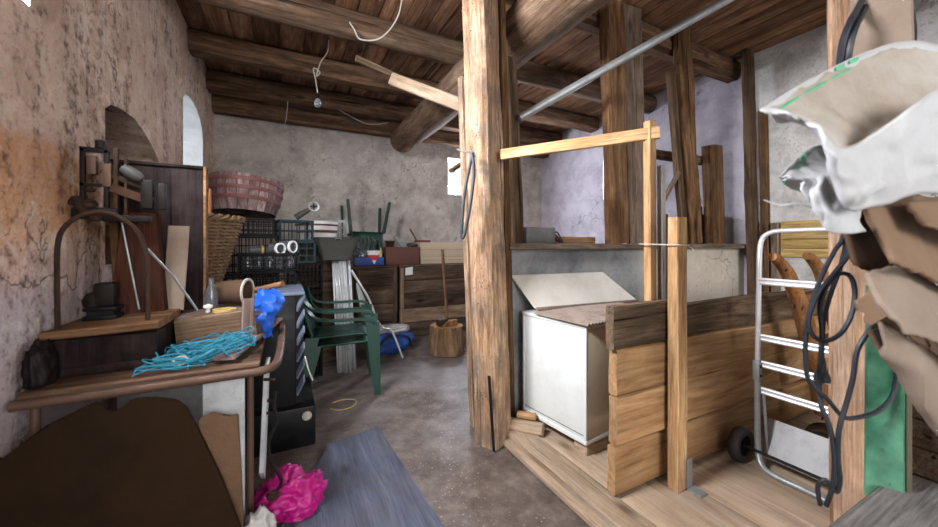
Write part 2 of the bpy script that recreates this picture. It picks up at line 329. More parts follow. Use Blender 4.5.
def tube(bm, pts, r, n=8, closed=False, radii=None):
    pts = [Vector(p) for p in pts]; m = len(pts); rings = []
    t0 = (pts[1]-pts[0]).normalized(); up = Vector((0, 0, 1)) if abs(t0.z) < .9 else Vector((1, 0, 0))
    nrm = (up - t0*up.dot(t0)).normalized()
    for i in range(m):
        if closed: t = (pts[(i+1) % m]-pts[i-1])
        else: t = pts[min(m-1, i+1)]-pts[max(0, i-1)]
        t = t.normalized() if t.length > 1e-9 else t0
        nrm = nrm - t*nrm.dot(t); nrm = nrm.normalized() if nrm.length > 1e-6 else t.orthogonal().normalized()
        bi = t.cross(nrm); rr = radii[i] if radii else r
        rings.append([bm.verts.new(pts[i]+(nrm*math.cos(a)+bi*math.sin(a))*rr) for a in [2*PI*k/n for k in range(n)]])
        t0 = t
    for i in range(m if closed else m-1):
        A, B = rings[i], rings[(i+1) % m]
        for k in range(n): bm.faces.new((A[k], A[(k+1) % n], B[(k+1) % n], B[k]))
    if not closed: bm.faces.new(rings[0][::-1]); bm.faces.new(rings[-1])
def lathe(bm, prof, n=24, c=(0, 0, 0), closed_prof=False):
    c = Vector(c); rings = []
    for r, z in prof: rings.append([bm.verts.new(c+Vector((r*math.cos(2*PI*k/n), r*math.sin(2*PI*k/n), z))) for k in range(n)])
    for i in range(len(prof) if closed_prof else len(prof)-1):
        A, B = rings[i], rings[(i+1) % len(prof)]
        for k in range(n): bm.faces.new((A[k], A[(k+1) % n], B[(k+1) % n], B[k]))
    if not closed_prof:
        if prof[0][0] > 1e-4: bm.faces.new(rings[0][::-1])
        if prof[-1][0] > 1e-4: bm.faces.new(rings[-1])
def grid(bm, nu, nv, fn):
    V = [[bm.verts.new(fn(i/nu, j/nv)) for j in range(nv+1)] for i in range(nu+1)]; F = []
    for i in range(nu):
        for j in range(nv): F.append(bm.faces.new((V[i][j], V[i+1][j], V[i+1][j+1], V[i][j+1])))
    return F
def timber_bm(Ln, w, h, seed=0, jit=.004, cham=.007, step=.12, taper=1.0, bow=0.0, round_=False):
    bm = new_bm(); n = max(2, int(Ln/step)); R = random.Random(seed); off = Vector((R.random()*90, R.random()*90, R.random()*90))
    if round_: cs = [(w/2*math.cos(2*PI*k/18), h/2*math.sin(2*PI*k/18)) for k in range(18)]
    else:
        a, b, c = w/2, h/2, min(cham, w*.3, h*.3)
        cs = [(-a+c, -b), (0, -b), (a-c, -b), (a, -b+c), (a, 0), (a, b-c), (a-c, b), (0, b), (-a+c, b), (-a, b-c), (-a, 0), (-a, -b+c)]
    rings = []
    for i in range(n+1):
        x = Ln*i/n; s = 1+(taper-1)*i/n; ring = []
        for k, (y, z) in enumerate(cs):
            q = Vector((x*2.2, y*9, z*9))+off; nv = noise.noise_vector(q)*jit+noise.noise_vector(q*3.1)*jit*.4
            xx = x+(nv.x*1.2 if i in (0, n) else 0)
            ring.append(bm.verts.new((xx, y*s+nv.y+bow*math.sin(PI*i/n), z*s+nv.z)))
        rings.append(ring)
    m = len(cs)
    for i in range(n):
        for k in range(m): bm.faces.new((rings[i][k], rings[i+1][k], rings[i+1][(k+1) % m], rings[i][(k+1) % m]))
    bm.faces.new(rings[0]); bm.faces.new(rings[-1][::-1])
    return bm
def frame(p0, p1, up=(0, 0, 1)):                      # local X runs from p0 to p1, local Z leans to `up`
    p0, p1 = Vector(p0), Vector(p1); x = (p1-p0).normalized(); u = Vector(up)
    if abs(x.dot(u.normalized())) > .97: u = Vector((0, 1, 0)) if abs(x.y) < .9 else Vector((1, 0, 0))
    y = u.cross(x).normalized(); z = x.cross(y)
    m = Matrix((x, y, z)).transposed().to_4x4(); m.translation = p0; return m
def crumple(bm, c, s, seed, amp=.35, sub=4, floor_=None, freq=1.6):
    g = bmesh.ops.create_icosphere(bm, subdivisions=sub, radius=1); o = Vector((seed*7.3, seed*3.1, seed*1.7))
    for v in g['verts']:
        d = v.co.normalized(); r = 1+amp*(1-2*abs(noise.noise(d*freq+o)))+amp*.6*(.5-abs(noise.noise(d*freq*2.6+o*2)))+amp*.25*noise.noise(d*freq*6+o)
        v.co = Vector(c)+Vector((d.x*s[0]*r, d.y*s[1]*r, d.z*s[2]*r))
        if floor_ is not None and v.co.z < floor_: v.co.z = floor_+.0005*r
def obj(name, bm, mat, parent=None, mtx=None, smooth=True, angle=35):
    me = bpy.data.meshes.new(name)
    bmesh.ops.recalc_face_normals(bm, faces=bm.faces)
    bm.to_mesh(me); bm.free()
    for m in (mat if isinstance(mat, list) else [mat]): me.materials.append(m)
    o = bpy.data.objects.new(name, me); COL.objects.link(o)
    if smooth:
        me.shade_smooth(); me.set_sharp_from_angle(angle=math.radians(angle))
    if parent: o.parent = parent
    if mtx is not None: o.matrix_basis = mtx
    return o
def tag(o, label=None, cat=None, group=None, kind=None):
    for k, v in (('label', label), ('category', cat), ('group', group), ('kind', kind)):
        if v: o[k] = v
    return o
def struct(name, bm, mat, **k): return tag(obj(name, bm, mat, **k), kind='structure')
class T:                                              # a thing: an Empty at its base; parts are given in world space
    def __init__(s, name, label, cat, loc=(0, 0, 0), group=None):
        s.o = bpy.data.objects.new(name, None); COL.objects.link(s.o); s.o.location = loc; s.o.empty_display_size = .1
        s.loc = Vector(loc); tag(s.o, label, cat, group)
    def part(s, name, bm, mat, mtx=None, label=None, parent=None, **k):
        base = Matrix.Translation(-s.loc)
        if mtx is None:
            bmesh.ops.translate(bm, verts=bm.verts, vec=-s.loc); mt = Matrix()
        else: mt = base @ mtx
        if parent is not None: mt = parent.matrix_basis.inverted() @ mt
        o = obj(name, bm, mat, parent or s.o, mt, **k)
        if label: o['label'] = label
        return o
    def timber(s, name, p0, p1, w, h, mat, up=(0, 0, 1), label=None, parent=None, **k):
        return s.part(name, timber_bm((Vector(p1)-Vector(p0)).length, w, h, **k), mat, frame(p0, p1, up), label, parent)
def timber(name, label, cat, p0, p1, w, h, mat, up=(0, 0, 1), group=None, **k):   # a thing that is one timber
    o = obj(name, timber_bm((Vector(p1)-Vector(p0)).length, w, h, **k), mat, None, frame(p0, p1, up))
    return tag(o, label, cat, group)
def copy_tree(root, loc, rot=None, label=None, group=None):
    r = root.copy(); COL.objects.link(r); r.location = loc
    if rot is not None: r.rotation_euler = rot
    if label: r['label'] = label
    if group: r['group'] = group
    for ch in list(root.children):
        c = ch.copy(); COL.objects.link(c); c.parent = r
        for g in ch.children:
            d = g.copy(); COL.objects.link(d); d.parent = c
    return r

# ============================================================ THE ROOM
XL, XR, YB, YN, ZC = -.80, 4.35, 5.5, -1.2, 3.25
bm = new_bm(); grid(bm, 40, 50, lambda u, v: Vector((XL-.1+u*(XR-XL+.2), YN+v*(YB-YN+.1), .006*noise.noise(Vector((u*22, v*26, 0)))-.006)))
bm2 = bm; struct('floor', bm2, M['floor'])

def wall_holes(name, to3, rect, holes, depth, mat, revmat=None):
    """A flat wall with openings; each opening gets its reveal `depth` deep."""
    bm = new_bm(); edges = []
    def loop(pts):
        vs = [bm.verts.new(to3(a, b, 0)) for a, b in pts]
        es = [bm.edges.new((vs[i], vs[(i+1) % len(vs)])) for i in range(len(vs))]; edges.extend(es); return vs
    x0, x1, z0, z1 = rect
    loop([(x0, z0), (x1, z0), (x1, z1), (x0, z1)]); hv = [loop(h) for h in holes]
    bmesh.ops.triangle_fill(bm, use_beauty=True, use_dissolve=False, edges=edges)
    for f in bm.faces: f.material_index = 0
    for vs, h, dp in zip(hv, holes, depth):
        bk = [bm.verts.new(to3(a, b, dp)) for a, b in h]; n = len(vs)
        for i in range(n):
            f = bm.faces.new((vs[i], vs[(i+1) % n], bk[(i+1) % n], bk[i])); f.material_index = 1
    me = bpy.data.meshes.new(name); bm.normal_update(); bm.to_mesh(me); bm.free()
    me.materials.append(mat); me.materials.append(revmat or mat)
    o = bpy.data.objects.new(name, me); COL.objects.link(o); return tag(o, kind='structure')
niche = [(2.41, 1.15), (3.40, 1.15), (3.40, 1.66), (3.33, 1.76), (3.24, 1.85), (3.10, 1.92), (2.95, 1.97), (2.80, 2.0), (2.60, 1.99), (2.48, 1.97), (2.41, 1.93)]
win1 = [(3.93, 1.85), (4.77, 1.85), (4.77, 2.36), (4.72, 2.48), (4.62, 2.56), (4.48, 2.61), (4.30, 2.63), (4.12, 2.62), (4.0, 2.59), (3.93, 2.54)]
win4 = [(.80, 2.085), (1.82, 2.085), (1.82, 2.78), (.80, 2.78)]
wl = wall_holes('wall_left', lambda a, b, d: (XL-d, a, b), (YN, YB, 0, ZC+.05), [niche, win1, win4], [.42, .5, .5], M['wl'], M['ww'])
for f in wl.data.polygons:                          # the niche keeps the wall's own plaster, only the window reveal is limewashed
    if f.material_index == 1 and 2 < f.center.y < 3.6: f.material_index = 0
bm = new_bm(); bx(bm, XL-.47, XL-.42, 2.35, 3.45, 1.1, 2.06); struct('wall_niche', bm, M['niche_shade'])
win2 = [(2.40, 2.09), (2.98, 2.09), (2.98, 2.70), (2.40, 2.70)]
wall_holes('wall_back', lambda a, b, d: (a, YB+d, b), (XL, XR, 0, ZC+.05), [win2], [.4], M['wb'], M['ww'])
win3 = [(3.25, 1.95), (4.0, 1.95), (4.0, 2.6), (3.25, 2.6)]
wall_holes('wall_right', lambda a, b, d: (XR+d, a, b), (YN, YB, 0, ZC+.05), [win3], [.4], M['wr'], M['ww'])
door = [(-.4, 0.02), (3.9, 0.02), (3.9, 2.55), (-.4, 2.55)]  # unseen opening, widened so the fill light spreads evenly
wall_holes('wall_front', lambda a, b, d: (a, YN-d, b), (XL, XR, 0, ZC+.05), [door], [.35], M['wb'])
def window(name, axis, a0, a1, z0, z1, plane, nv, nh):
    bm = new_bm(); t = .045
    def bar(p, q, r, s):
        if axis == 'x': bx(bm, plane-.025, plane+.025, p, q, r, s)
        else: bx(bm, p, q, plane-.025, plane+.025, r, s)
    bar(a0, a0+t, z0, z1); bar(a1-t, a1, z0, z1); bar(a0+t, a1-t, z0, z0+t); bar(a0+t, a1-t, z1-t, z1)
    for i in range(1, nv+1): c = a0+(a1-a0)*i/(nv+1); bar(c-.015, c+.015, z0+t, z1-t)
    for i in range(1, nh+1): c = z0+(z1-z0)*i/(nh+1); bar(a0+t, a1-t, c-.012, c+.012)
    w = struct(name, bm, M['white_batten'])
    bm = new_bm()
    if axis == 'x': bx(bm, plane-.003, plane+.003, a0+.02, a1-.02, z0+.02, z1-.02)
    else: bx(bm, a0+.02, a1-.02, plane-.003, plane+.003, z0+.02, z1-.02)
    obj('pane', bm, M['pane'], w)
window('window_1', 'x', 3.93, 4.77, 1.85, 2.66, XL-.45, 1, 2)
window('window_4', 'x', .80, 1.82, 2.085, 2.78, XL-.45, 1, 0)
window('window_2', 'y', 2.40, 2.98, 2.09, 2.70, YB+.33, 1, 2)
window('window_3', 'x', 3.25, 4.0, 1.95, 2.6, XR+.35, 1, 1)
# boarded ceiling
bm = new_bm(); R = random.Random(4); x = XL-.02; Y0, Y1 = YN, YB+.02
while x < XR+.02:
    w = R.uniform(.17, .225); dz = R.uniform(0, .008)
    bx(bm, x+.004, min(x+w, XR+.05)-.004, Y0, Y1, ZC-.008+dz, ZC+.03+dz, .002); x += w
struct('ceiling', bm, M['ceil'])
bm = new_bm(); bx(bm, XL-.1, XR+.1, YN-.1, YB+.1, ZC+.07, ZC+.12); struct('ceiling_roof', bm, M['soil'])

# ============================================================ TIMBERS OVERHEAD AND POSTS
beams = [(1.05, 3.135, .20, .21, 'beam', 'dark ceiling beam nearest the camera above the sack'),
         (2.20, 3.135, .16, .21, 'beam', 'dark ceiling beam above the row of upright posts on the low wall'),
         (3.20, 3.125, .23, .23, 'beamlog', 'thick rounded pale brown ceiling beam with loose cord hanging from it'),
         (4.17, 3.14, .20, .20, 'beam', 'squared dark ceiling beam the light bulb hangs in front of'),
         (5.02, 3.125, .21, .22, 'beam', 'rough brown ceiling beam behind the hanging bulb'),
         (5.37, 3.00, .18, .24, 'beam', 'lowest dark beam lying along the top of the back wall')]
for i, (y, z, w, h, m, lb) in enumerate(beams):
    timber('ceiling_beam', lb, 'beam', (XL+.005, y, z), (XR-.005, y, z), w, h, M[m], group='ceiling beams', seed=20+i, jit=.010, cham=.03, step=.14, round_=(m == 'beamlog'))
timber('log_girder', 'massive round log girder running under the ceiling beams towards the back wall', 'beam', (1.555, 5.27, 2.815), (1.555, -1.0, 2.815), .37, .37, M['beamlog'], seed=31, jit=.012, step=.2, round_=True)
timber('main_post', 'thick weathered light timber post standing in the middle of the shed', 'post', (1.185, 1.99, 0.0), (1.075, 1.99, 3.235), .20, .17, M['post'], up=(.45, -1, 0), seed=5, jit=.011, cham=.022, step=.07)
timber('side_plank', 'reddish brown plank standing right against the main timber post', 'plank', (1.372, 2.10, .02), (1.262, 2.06, 3.02), .05, .12, M['postbrown'], up=(0, 1, 0), seed=6, jit=.005)
timber('back_plank', 'pale narrow timber standing just behind the main post, seen at its left edge', 'plank', (1.19, 2.22, .0), (1.10, 2.23, 2.4), .09, .06, M['post'], up=(0, 1, 0), seed=7, jit=.005)
timber('rear_post', 'dark rough post behind the main post, where the steel pipe starts', 'post', (1.53, 2.235, 1.262), (1.46, 2.24, 2.62), .10, .11, M['postdark'], up=(0, 1, 0), seed=8, jit=.009, cham=.02)
timber('iron_rod', 'short dark iron rod leaning upright at the foot of the main post', 'rod', (1.118, 1.868, .008), (1.088, 1.876, .46), .018, .018, M['blackiron'], seed=9, jit=.001, round_=True)
t = T('hanging_strap', 'grey leather strap looped over a hook on the main post', 'strap', (1.05, 1.88, 1.85))
bm = new_bm(); tube(bm, smooth_path([at(475, 157, 2.1), at(473, 152, 2.085), at(466, 152, 2.085), at(457, 149, 2.09)]), .006, 6); hk = t.part('hook', bm, M['galv'])
bm = new_bm(); tube(bm, smooth_path([at(472, 153, 2.075), at(474, 170, 2.07), at(471, 200, 2.07), at(465, 232, 2.072), at(462, 237, 2.075), at(462, 222, 2.078), at(465, 190, 2.08), at(470, 165, 2.08), at(472, 154, 2.078)], 5), .011, 6); t.part('strap', bm, M['cable'])
timber('stub_batten', 'short dark batten poking out left of the main post by the small window', 'batten', (1.00, 2.24, 1.755), (1.115, 2.30, 1.83), .035, .025, M['postdark'], seed=10, jit=.002)
# pigpen wall: a low partition with a timber ledge
bm = new_bm(); bx(bm, 1.31, XR-.002, 2.09, 2.16, 0, 1.215); struct('wall_partition', bm, M['conc'])
timber('ledge_plank', 'rough dark plank laid flat as ledge on top of the low grey wall', 'plank', (1.33, 2.155, 1.238), (XR-.01, 2.155, 1.238), .29, .045, M['postgrey'], seed=11, jit=.004, step=.1)
Z0 = 1.264
timber('upright_post', 'tall dark cracked post on the ledge, left of the pair behind the steel pipe', 'post', (2.40, 2.062, Z0), (2.325, 2.062, 3.235), .19, .10, M['postbrown'], up=(0, 1, 0), group='posts on the low wall', seed=12, jit=.009, cham=.015)
timber('upright_plank', 'wide grey brown plank upright on the ledge, right of the cracked post', 'plank', (2.66, 2.075, Z0), (2.565, 2.075, 3.235), .225, .05, M['postgrey'], up=(0, 1, 0), group='posts on the low wall', seed=13, jit=.004)
timber('upright_post', 'crooked brown post with worn edge on the ledge, left of the short round post', 'post', (3.43, 2.062, Z0), (3.25, 2.062, 3.235), .19, .09, M['postbrown'], up=(0, 1, 0), group='posts on the low wall', seed=14, jit=.016, cham=.02, bow=-.03)
timber('thin_stake', 'thin tall dark stake leaning beside the crooked brown post', 'stake', (3.24, 2.045, Z0), (3.05, 2.045, 2.80), .075, .05, M['postdark'], up=(0, 1, 0), seed=15, jit=.006)
timber('short_post', 'short round-topped brown post on the ledge carrying the horizontal rail end', 'post', (4.02, 2.2, Z0), (3.96, 2.2, 2.28), .20, .14, M['postbrown'], up=(0, 1, 0), group='posts on the low wall', seed=16, jit=.008, cham=.035)
timber('corner_post', 'dark notched post by the corner between lilac and grey wall', 'post', (4.285, 1.965, .06), (4.20, 1.985, 3.235), .13, .06, M['postdark'], up=(0, 1, 0), group='posts on the low wall', seed=17, jit=.012, step=.08)
timber('leaning_lath', 'narrow reddish slat leaning right of the dark corner post', 'slat', (4.31, 1.868, .06), (4.318, 1.905, 2.62), .05, .07, M['postbrown'], up=(0, 1, 0), seed=18, jit=.004)
timber('cross_rail', 'thin dark rail running level behind the posts above the low wall', 'rail', (2.55, 2.30, 2.12), (4.10, 2.30, 2.15), .06, .085, M['postdark'], seed=19, jit=.004)
timber('propped_lath', 'small dark slat propped diagonally between the laths and the thin stake', 'slat', (2.93, 2.05, 1.60), (3.13, 2.02, 1.90), .03, .04, M['postgrey'], seed=20, jit=.002)
for px0, px1, z1, m, lb in [(646, 654, 1.62, 'postbrown', 'low brown board offcut leaning upright behind the pale laths'),
                            (698, 708, 1.66, 'redwood', 'low reddish board offcut leaning between crooked post and short post'),
                            (727, 733, 1.82, 'postgrey', 'low grey brown board offcut leaning right of the short post')]:
    a = at((px0+px1)/2, 245, 3.45); sx = 2.30/a.y
    timber('board_offcut', lb, 'board', (a.x*sx, 2.322, Z0-.3), (a.x*sx-.05, 2.325, z1), .13, .025, M[m], up=(0, 1, 0), group='offcuts behind the low wall', seed=int(px0), jit=.003)
t = T('boarded_panel', 'dark panel of horizontal boards behind the ledge beside the corner post', 'panel', (3.95, 2.36, .0))
for k in range(6): t.timber('board', (3.74, 2.36, .16+.26*k), (XR-.02, 2.36, .16+.26*k), .03, .255, M['chest'], seed=40+k, jit=.003)
timber('ledge_board', 'light orange board lying on the ledge under the lilac wall', 'board', (1.93, 2.275, 1.29), (2.36, 2.275, 1.29), .035, .055, M['pine'], seed=22, jit=.002)
t = T('steel_box', 'grey steel junction box with black leads on the left end of the ledge', 'box', (1.75, 2.25, Z0))
bm = new_bm(); bx(bm, 1.60, 1.875, 2.20, 2.30, Z0-.002, 1.385, .006); t.part('case', bm, M['greysteel'])
bm = new_bm()
for k in range(3): tube(bm, smooth_path([(1.875, 2.22+.02*k, 1.345-.02*k), (1.91, 2.22+.02*k, 1.35-.02*k), (1.945, 2.215+.02*k, 1.30-.008*k), (1.96, 2.21+.02*k, 1.27)]), .006, 6)
t.part('lead', bm, M['cable'], label='black lead')
bm = new_bm(); tube(bm, [(1.50, 2.145, 2.165), (2.86, 1.325, 3.035)], .028, 14); tag(obj('steel_pipe', bm, M['galv']), 'long galvanised steel pipe slanting from the rear post up to the ceiling', 'pipe')
timber('white_brace', 'white painted brace timber slanting behind the main post above the girder', 'brace', (.80, 3.02, 2.66), (1.478, 2.288, 2.17), .05, .10, M['sill'], seed=23, jit=.003)
timber('loose_lath', 'thin brown lath with orange end tucked under the beams near the brace', 'lath', (.50, 2.98, 2.745), (1.20, 3.12, 2.665), .03, .05, M['boarddark'], seed=24, jit=.003)
# hanging bulb and cords
t = T('light_bulb', 'unlit clear light bulb hanging on a twisted cord from the ceiling', 'bulb', (.26, 3.6, 2.54))
bm = new_bm(); b0 = Vector((.262, 3.6, 2.52)); lathe(bm, [(.001, 0), (.020, .006), (.031, .026), (.031, .042), (.022, .066), (.015, .082)], 18, b0); t.part('glass', bm, M['glass'])
bm = new_bm(); lathe(bm, [(.015, .082), (.018, .084), (.018, .125), (.008, .135)], 14, b0); t.part('socket', bm, M['blackplastic'])
bm = new_bm(); tube(bm, smooth_path([b0+Vector((0, 0, .13)), b0+Vector((-.02, 0, .26)), b0+Vector((-.035, .01, .36)), b0+Vector((.02, .02, .34)), b0+Vector((-.01, .02, .30)), b0+Vector((.03, .05, .45)), (.36, 3.72, 3.12), (.37, 3.74, 3.24)]), .005, 6); t.part('cord', bm, M['rope'])
bm = new_bm(); tube(bm, smooth_path([(.82, 2.75, 3.245), (.80, 2.85, 3.08), (.70, 3.0, 2.97), (.55, 3.06, 2.95), (.50, 3.075, 3.03), (.46, 3.10, 3.10)]), .006, 6); tag(obj('ceiling_cord', bm, M['rope']), 'loose pale cord looping down from the rounded ceiling beam', 'cord')
for k, (a, b_, lb) in enumerate([((.02, 4.93, 3.01), (-.1, 5.20, 2.74), 'dark frayed string dangling from the beam at upper left'), ((.62, 4.93, 3.0), (1.25, 4.9, 2.93), 'slack string sagging under the beam between bulb and girder')]):
    a, b_ = Vector(a), Vector(b_); md = (a+b_)/2+Vector((.03, -.02, -.10))
    bm = new_bm(); tube(bm, smooth_path([a, md, b_]), .004, 5); tag(obj('string', bm, M['rope']), lb, 'string')

# ============================================================ PLATFORM, FENCE AND CHEST FREEZER
ZP = .05
t = T('wooden_platform', 'raised platform of dusty pale boards with a sill along the gangway', 'platform', (1.25, .4, 0))
t.timber('sill', (1.325, 1.93, .035), (1.325, -.6, .035), .15, .066, M['sill'], seed=50, jit=.004, step=.1)
bm = new_bm(); x = 1.402; R = random.Random(8)
while x < XR-.01:
    w = R.uniform(.19, .27); bx(bm, x+.002, min(x+w, XR)-.002, -.9, 1.99, -.004, ZP+R.uniform(-.003, .002), .003); x += w
t.part('decking', bm, M['plat'])
t.timber('edge_board', (1.225, 1.90, .018), (1.225, -.6, .018), .05, .036, M['sill'], seed=51, jit=.003, step=.1)
FY = 1.19
t = T('plank_fence', 'low fence of wide rough planks enclosing the pen beside the white chest', 'fence', (1.4, FY, ZP))
t.timber('board', (1.375, FY+.024, .185), (4.33, FY+.024, .165), .045, .225, M['board'], seed=52, jit=.005, step=.1)
t.timber('board', (1.35, FY-.004, .437), (4.33, FY, .44), .045, .225, M['board'], seed=53, jit=.005, step=.1)
t.timber('board', (1.35, FY-.004, .662), (4.33, FY, .622), .045, .215, M['board'], seed=54, jit=.005, step=.1)
t.timber('board', (1.325, FY-.012, .872), (1.735, FY-.008, .872), .045, .20, M['boarddark'], seed=55, jit=.005, label='short dark upper board')
t.timber('board', (1.82, FY+.02, .835), (4.33, FY+.02, .835), .04, .205, M['boarddark'], seed=56, jit=.005, step=.1, label='dark upper board')
for x_ in (2.9, 4.2): t.timber('stake', (x_, FY+.075, ZP+.013), (x_, FY+.07, .93), .06, .05, M['postgrey'], seed=57, jit=.003)
t = T('square_post', 'short squared yellow-brown post upright in front of the plank fence', 'post', (1.72, 1.125, ZP))
t.timber('post', (1.722, 1.118, ZP+.003), (1.722, 1.118, 1.385), .075, .055, M['pine'], up=(0, 1, 0), seed=58, jit=.0025, cham=.004)
bm = new_bm(); bx(bm, 1.745, 1.785, 1.083, 1.088, ZP+.004, .20); bx(bm, 1.745, 1.80, 1.02, 1.088, ZP+.002, ZP+.013); t.part('bracket', bm, M['galv'], label='galvanised angle bracket')
timber('tall_lath', 'tall pale pine lath upright behind the fence holding the batten', 'lath', (1.722, 1.262, ZP), (1.712, 1.262, 1.90), .052, .04, M['pine'], up=(0, 1, 0), seed=59, jit=.002, cham=.003)
timber('white_lath', 'slim whitewashed lath upright between the pine lath and squared post', 'lath', (1.805, 1.255, ZP), (1.795, 1.255, 1.675), .030, .03, M['white_batten'], up=(0, 1, 0), seed=60, jit=.001, cham=.002)
timber('dark_lath', 'rough dark lath hidden half behind the squared post', 'lath', (1.865, 1.285, ZP), (1.855, 1.285, 1.42), .04, .03, M['boarddark'], up=(0, 1, 0), seed=61, jit=.003, cham=.003)
timber('gate_batten', 'light nail-holed batten spanning from the main post to the tall lath', 'batten', (1.17, 1.865, 1.80), (1.735, 1.222, 1.836), .032, .062, M['pine'], seed=62, jit=.002, cham=.003)
bm = new_bm(); tube(bm, smooth_path([(1.76, 1.082, 1.247), (1.68, 1.083, 1.25), (1.665, 1.16, 1.252), (1.67, 1.29, 1.255), (1.78, 1.305, 1.25), (1.83, 1.2, 1.246), (1.78, 1.09, 1.24), (1.785, 1.07, 1.205)], 5), .003, 5)
tag(obj('wire_tie', bm, M['rope']), 'thin wire tied around the squared post and laths', 'wire')
t = T('feed_chest', 'large cream painted chest on wooden blocks beside the plank fence', 'chest', (1.497, 1.50, .12))
CR = Matrix.Translation((1.497, 1.50, 0)) @ Matrix.Rotation(math.radians(7), 4, 'Z')
def cbx(name, mat, *bs, label=None):
    bm = new_bm()
    for b in bs: bx(bm, *b)
    return t.part(name, bm, mat, mtx=CR, label=label)
cbx('body', M['cream'], (.004, .54, .006, .515, .125, .785, .006))
cbx('end_panel', M['creamend'], (.018, .53, -.001, .005, .152, .776, .001), label='yellowed front panel')
cbx('base_trim', M['cream'], (-.004, .545, -.005, .518, .126, .150, .003))
cbx('rim', M['cream'], (-.006, .547, -.007, .52, .778, .802, .004))
cbx('corner_strip', M['cream'], (-.003, .016, -.004, .016, .151, .777, .002)); cbx('corner_strip', M['cream'], (-.003, .012, .50, .517, .151, .777, .002))
cbx('seam', M['trough'], (.0025, .0035, .02, .50, .170, .1735))
t = T('chest_lid', 'cream board lid tilted against the low wall above the chest', 'lid', (1.95, 1.9, .82))
lid = [Vector(p) for p in ((1.387, 2.083, 1.043), (2.262, 2.083, 1.036), (2.43, 1.905, .826), (1.482, 1.935, .832))]
bm = new_bm(); slab(bm, [lid[0], lid[3], lid[2], lid[1]], .018); bmesh.ops.bevel(bm, geom=bm.edges[:], offset=.003, segments=1, affect='EDGES'); t.part('panel', bm, M['creamlid'])
bm = new_bm(); tube(bm, [lid[3]+Vector((0, -.010, -.006)), lid[2]+Vector((0, -.010, -.006))], .010, 6); t.part('edge_strip', bm, M['grille'], label='brown lower edge strip')
bm = new_bm(); n = 30
grid(bm, 2*n, 1, lambda u, v: Vector((1.462+u*.80-.04*v, 1.452+v*.42+u*.06, .808+(.016 if round(u*2*n) % 2 else 0))))
g = obj('ribbed_sheet', bm, M['grille'], smooth=False); md = g.modifiers.new('t', 'SOLIDIFY'); md.thickness = .004
tag(g, 'brown corrugated sheet lying flat on the cream chest', 'sheet')
for nm, x0, x1, y0, y1, lb in [('support_block', 1.52, 1.69, 1.515, 1.62, 'pale wooden block under the front corner of the cream chest'), ('support_block', 1.46, 1.62, 1.88, 1.97, 'wooden block under the rear corner of the cream chest'), ('support_block', 1.9, 2.0, 1.62, 1.95, 'wooden block under the far end of the cream chest')]:
    bm = new_bm(); bx(bm, x0, x1, y0, y1, ZP-.001, .126, .004); tag(obj(nm, bm, M['sill']), lb, 'block', 'blocks under the cream chest')
timber('split_log', 'thick wood offcut lying between the main post and the cream chest', 'wood', (1.29, 1.97, .09), (1.435, 1.80, .095), .075, .07, M['sill'], seed=64, jit=.008, cham=.02, step=.05)
timber('wood_splinter', 'small split stick resting on the wood offcut beside main post', 'wood', (1.345, 1.945, .148), (1.425, 1.86, .15), .05, .04, M['board'], seed=65, jit=.008, cham=.012, step=.04)

# ============================================================ HAND TRUCK, BARROW AND THE RIGHT FOREGROUND
t = T('hand_truck', 'silver tubular hand truck with four rungs standing in front of the plank fence', 'hand truck', (2.2, .8, ZP))
HX, HA, HB = 2.285, 1.035, .60
bm = new_bm()
path = [(HX-.03, HA-.03, .115), (HX, HA, .26), (HX, HA, .50)]
loop_ = smooth_path([(HX+.02, HA, 1.14), (HX+.03, HA-.005, 1.27), (HX+.032, HA-.05, 1.318), (HX+.032, HA-.14, 1.325), (HX+.032, HB+.14, 1.325), (HX+.032, HB+.05, 1.318), (HX+.03, HB+.005, 1.27), (HX+.02, HB, 1.14)], 6)
tube(bm, [(HX, HA, .56), (HX+.01, HA, .85), (HX+.02, HA, 1.12)]+loop_+[(HX+.01, HB, .85), (HX, HB, .56)], .0125, 12)
t.part('upper_frame', bm, M['alu'])
bm = new_bm()
tube(bm, smooth_path([(HX, HA, .60), (HX, HA, .30), (HX-.005, HA-.005, .16), (HX-.03, HA-.03, .085), (HX-.05, HA-.09, .066), (HX-.05, HA-.2, .065), (HX-.05, HB+.2, .065), (HX-.05, HB+.09, .066), (HX-.03, HB+.03, .085), (HX-.005, HB+.005, .16), (HX, HB, .30), (HX, HB, .60)], 6), .0145, 12)
t.part('lower_frame', bm, M['galv'])
for k, z in enumerate((1.052, .748, .605, .462)):
    bm = new_bm(); tube(bm, [(HX+.014, HA, z+.012), (HX+.014, HB, z+.012)], .009, 8); tube(bm, [(HX+.014, HA, z-.010), (HX+.014, HB, z-.010)], .009, 8); box(bm, (HX+.014, (HA+HB)/2, z), (.006, HA-HB, .022)); t.part('rung', bm, M['alu'])
for y in (HA, HB):
    bm = new_bm(); box(bm, (HX, y, .57), (.034, .034, .11), None, .006); c = t.part('clamp', bm, M['galv'])
    bm = new_bm()
    for z in (.545, .595): lathe(bm, [(.001, .004), (.008, .004), (.008, 0)], 10)
    bm.free(); bm = new_bm()
    for z in (.545, .595): box(bm, (HX-.005, y-.019, z), (.012, .006, .012))
    t.part('bolt', bm, M['blackiron'], parent=c)
bm = new_bm(); slab(bm, [(HX+.05, HA-.002, .09), (HX+.05, HB+.02, .09), (HX+.12, HB+.02, .285), (HX+.12, HA-.002, .285)], .006); t.part('toe_plate', bm, M['toeplate'], label='pale grey folded toe plate')
bm = new_bm(); tube(bm, [(HX+.02, HA-.02, .46), (HX+.05, HA-.02, .2), (HX+.07, HA-.02, .10), (HX+.07, HB+.02, .10), (HX+.05, HB+.02, .2), (HX+.02, HB+.02, .46)], .008, 8); t.part('brace', bm, M['galv'])
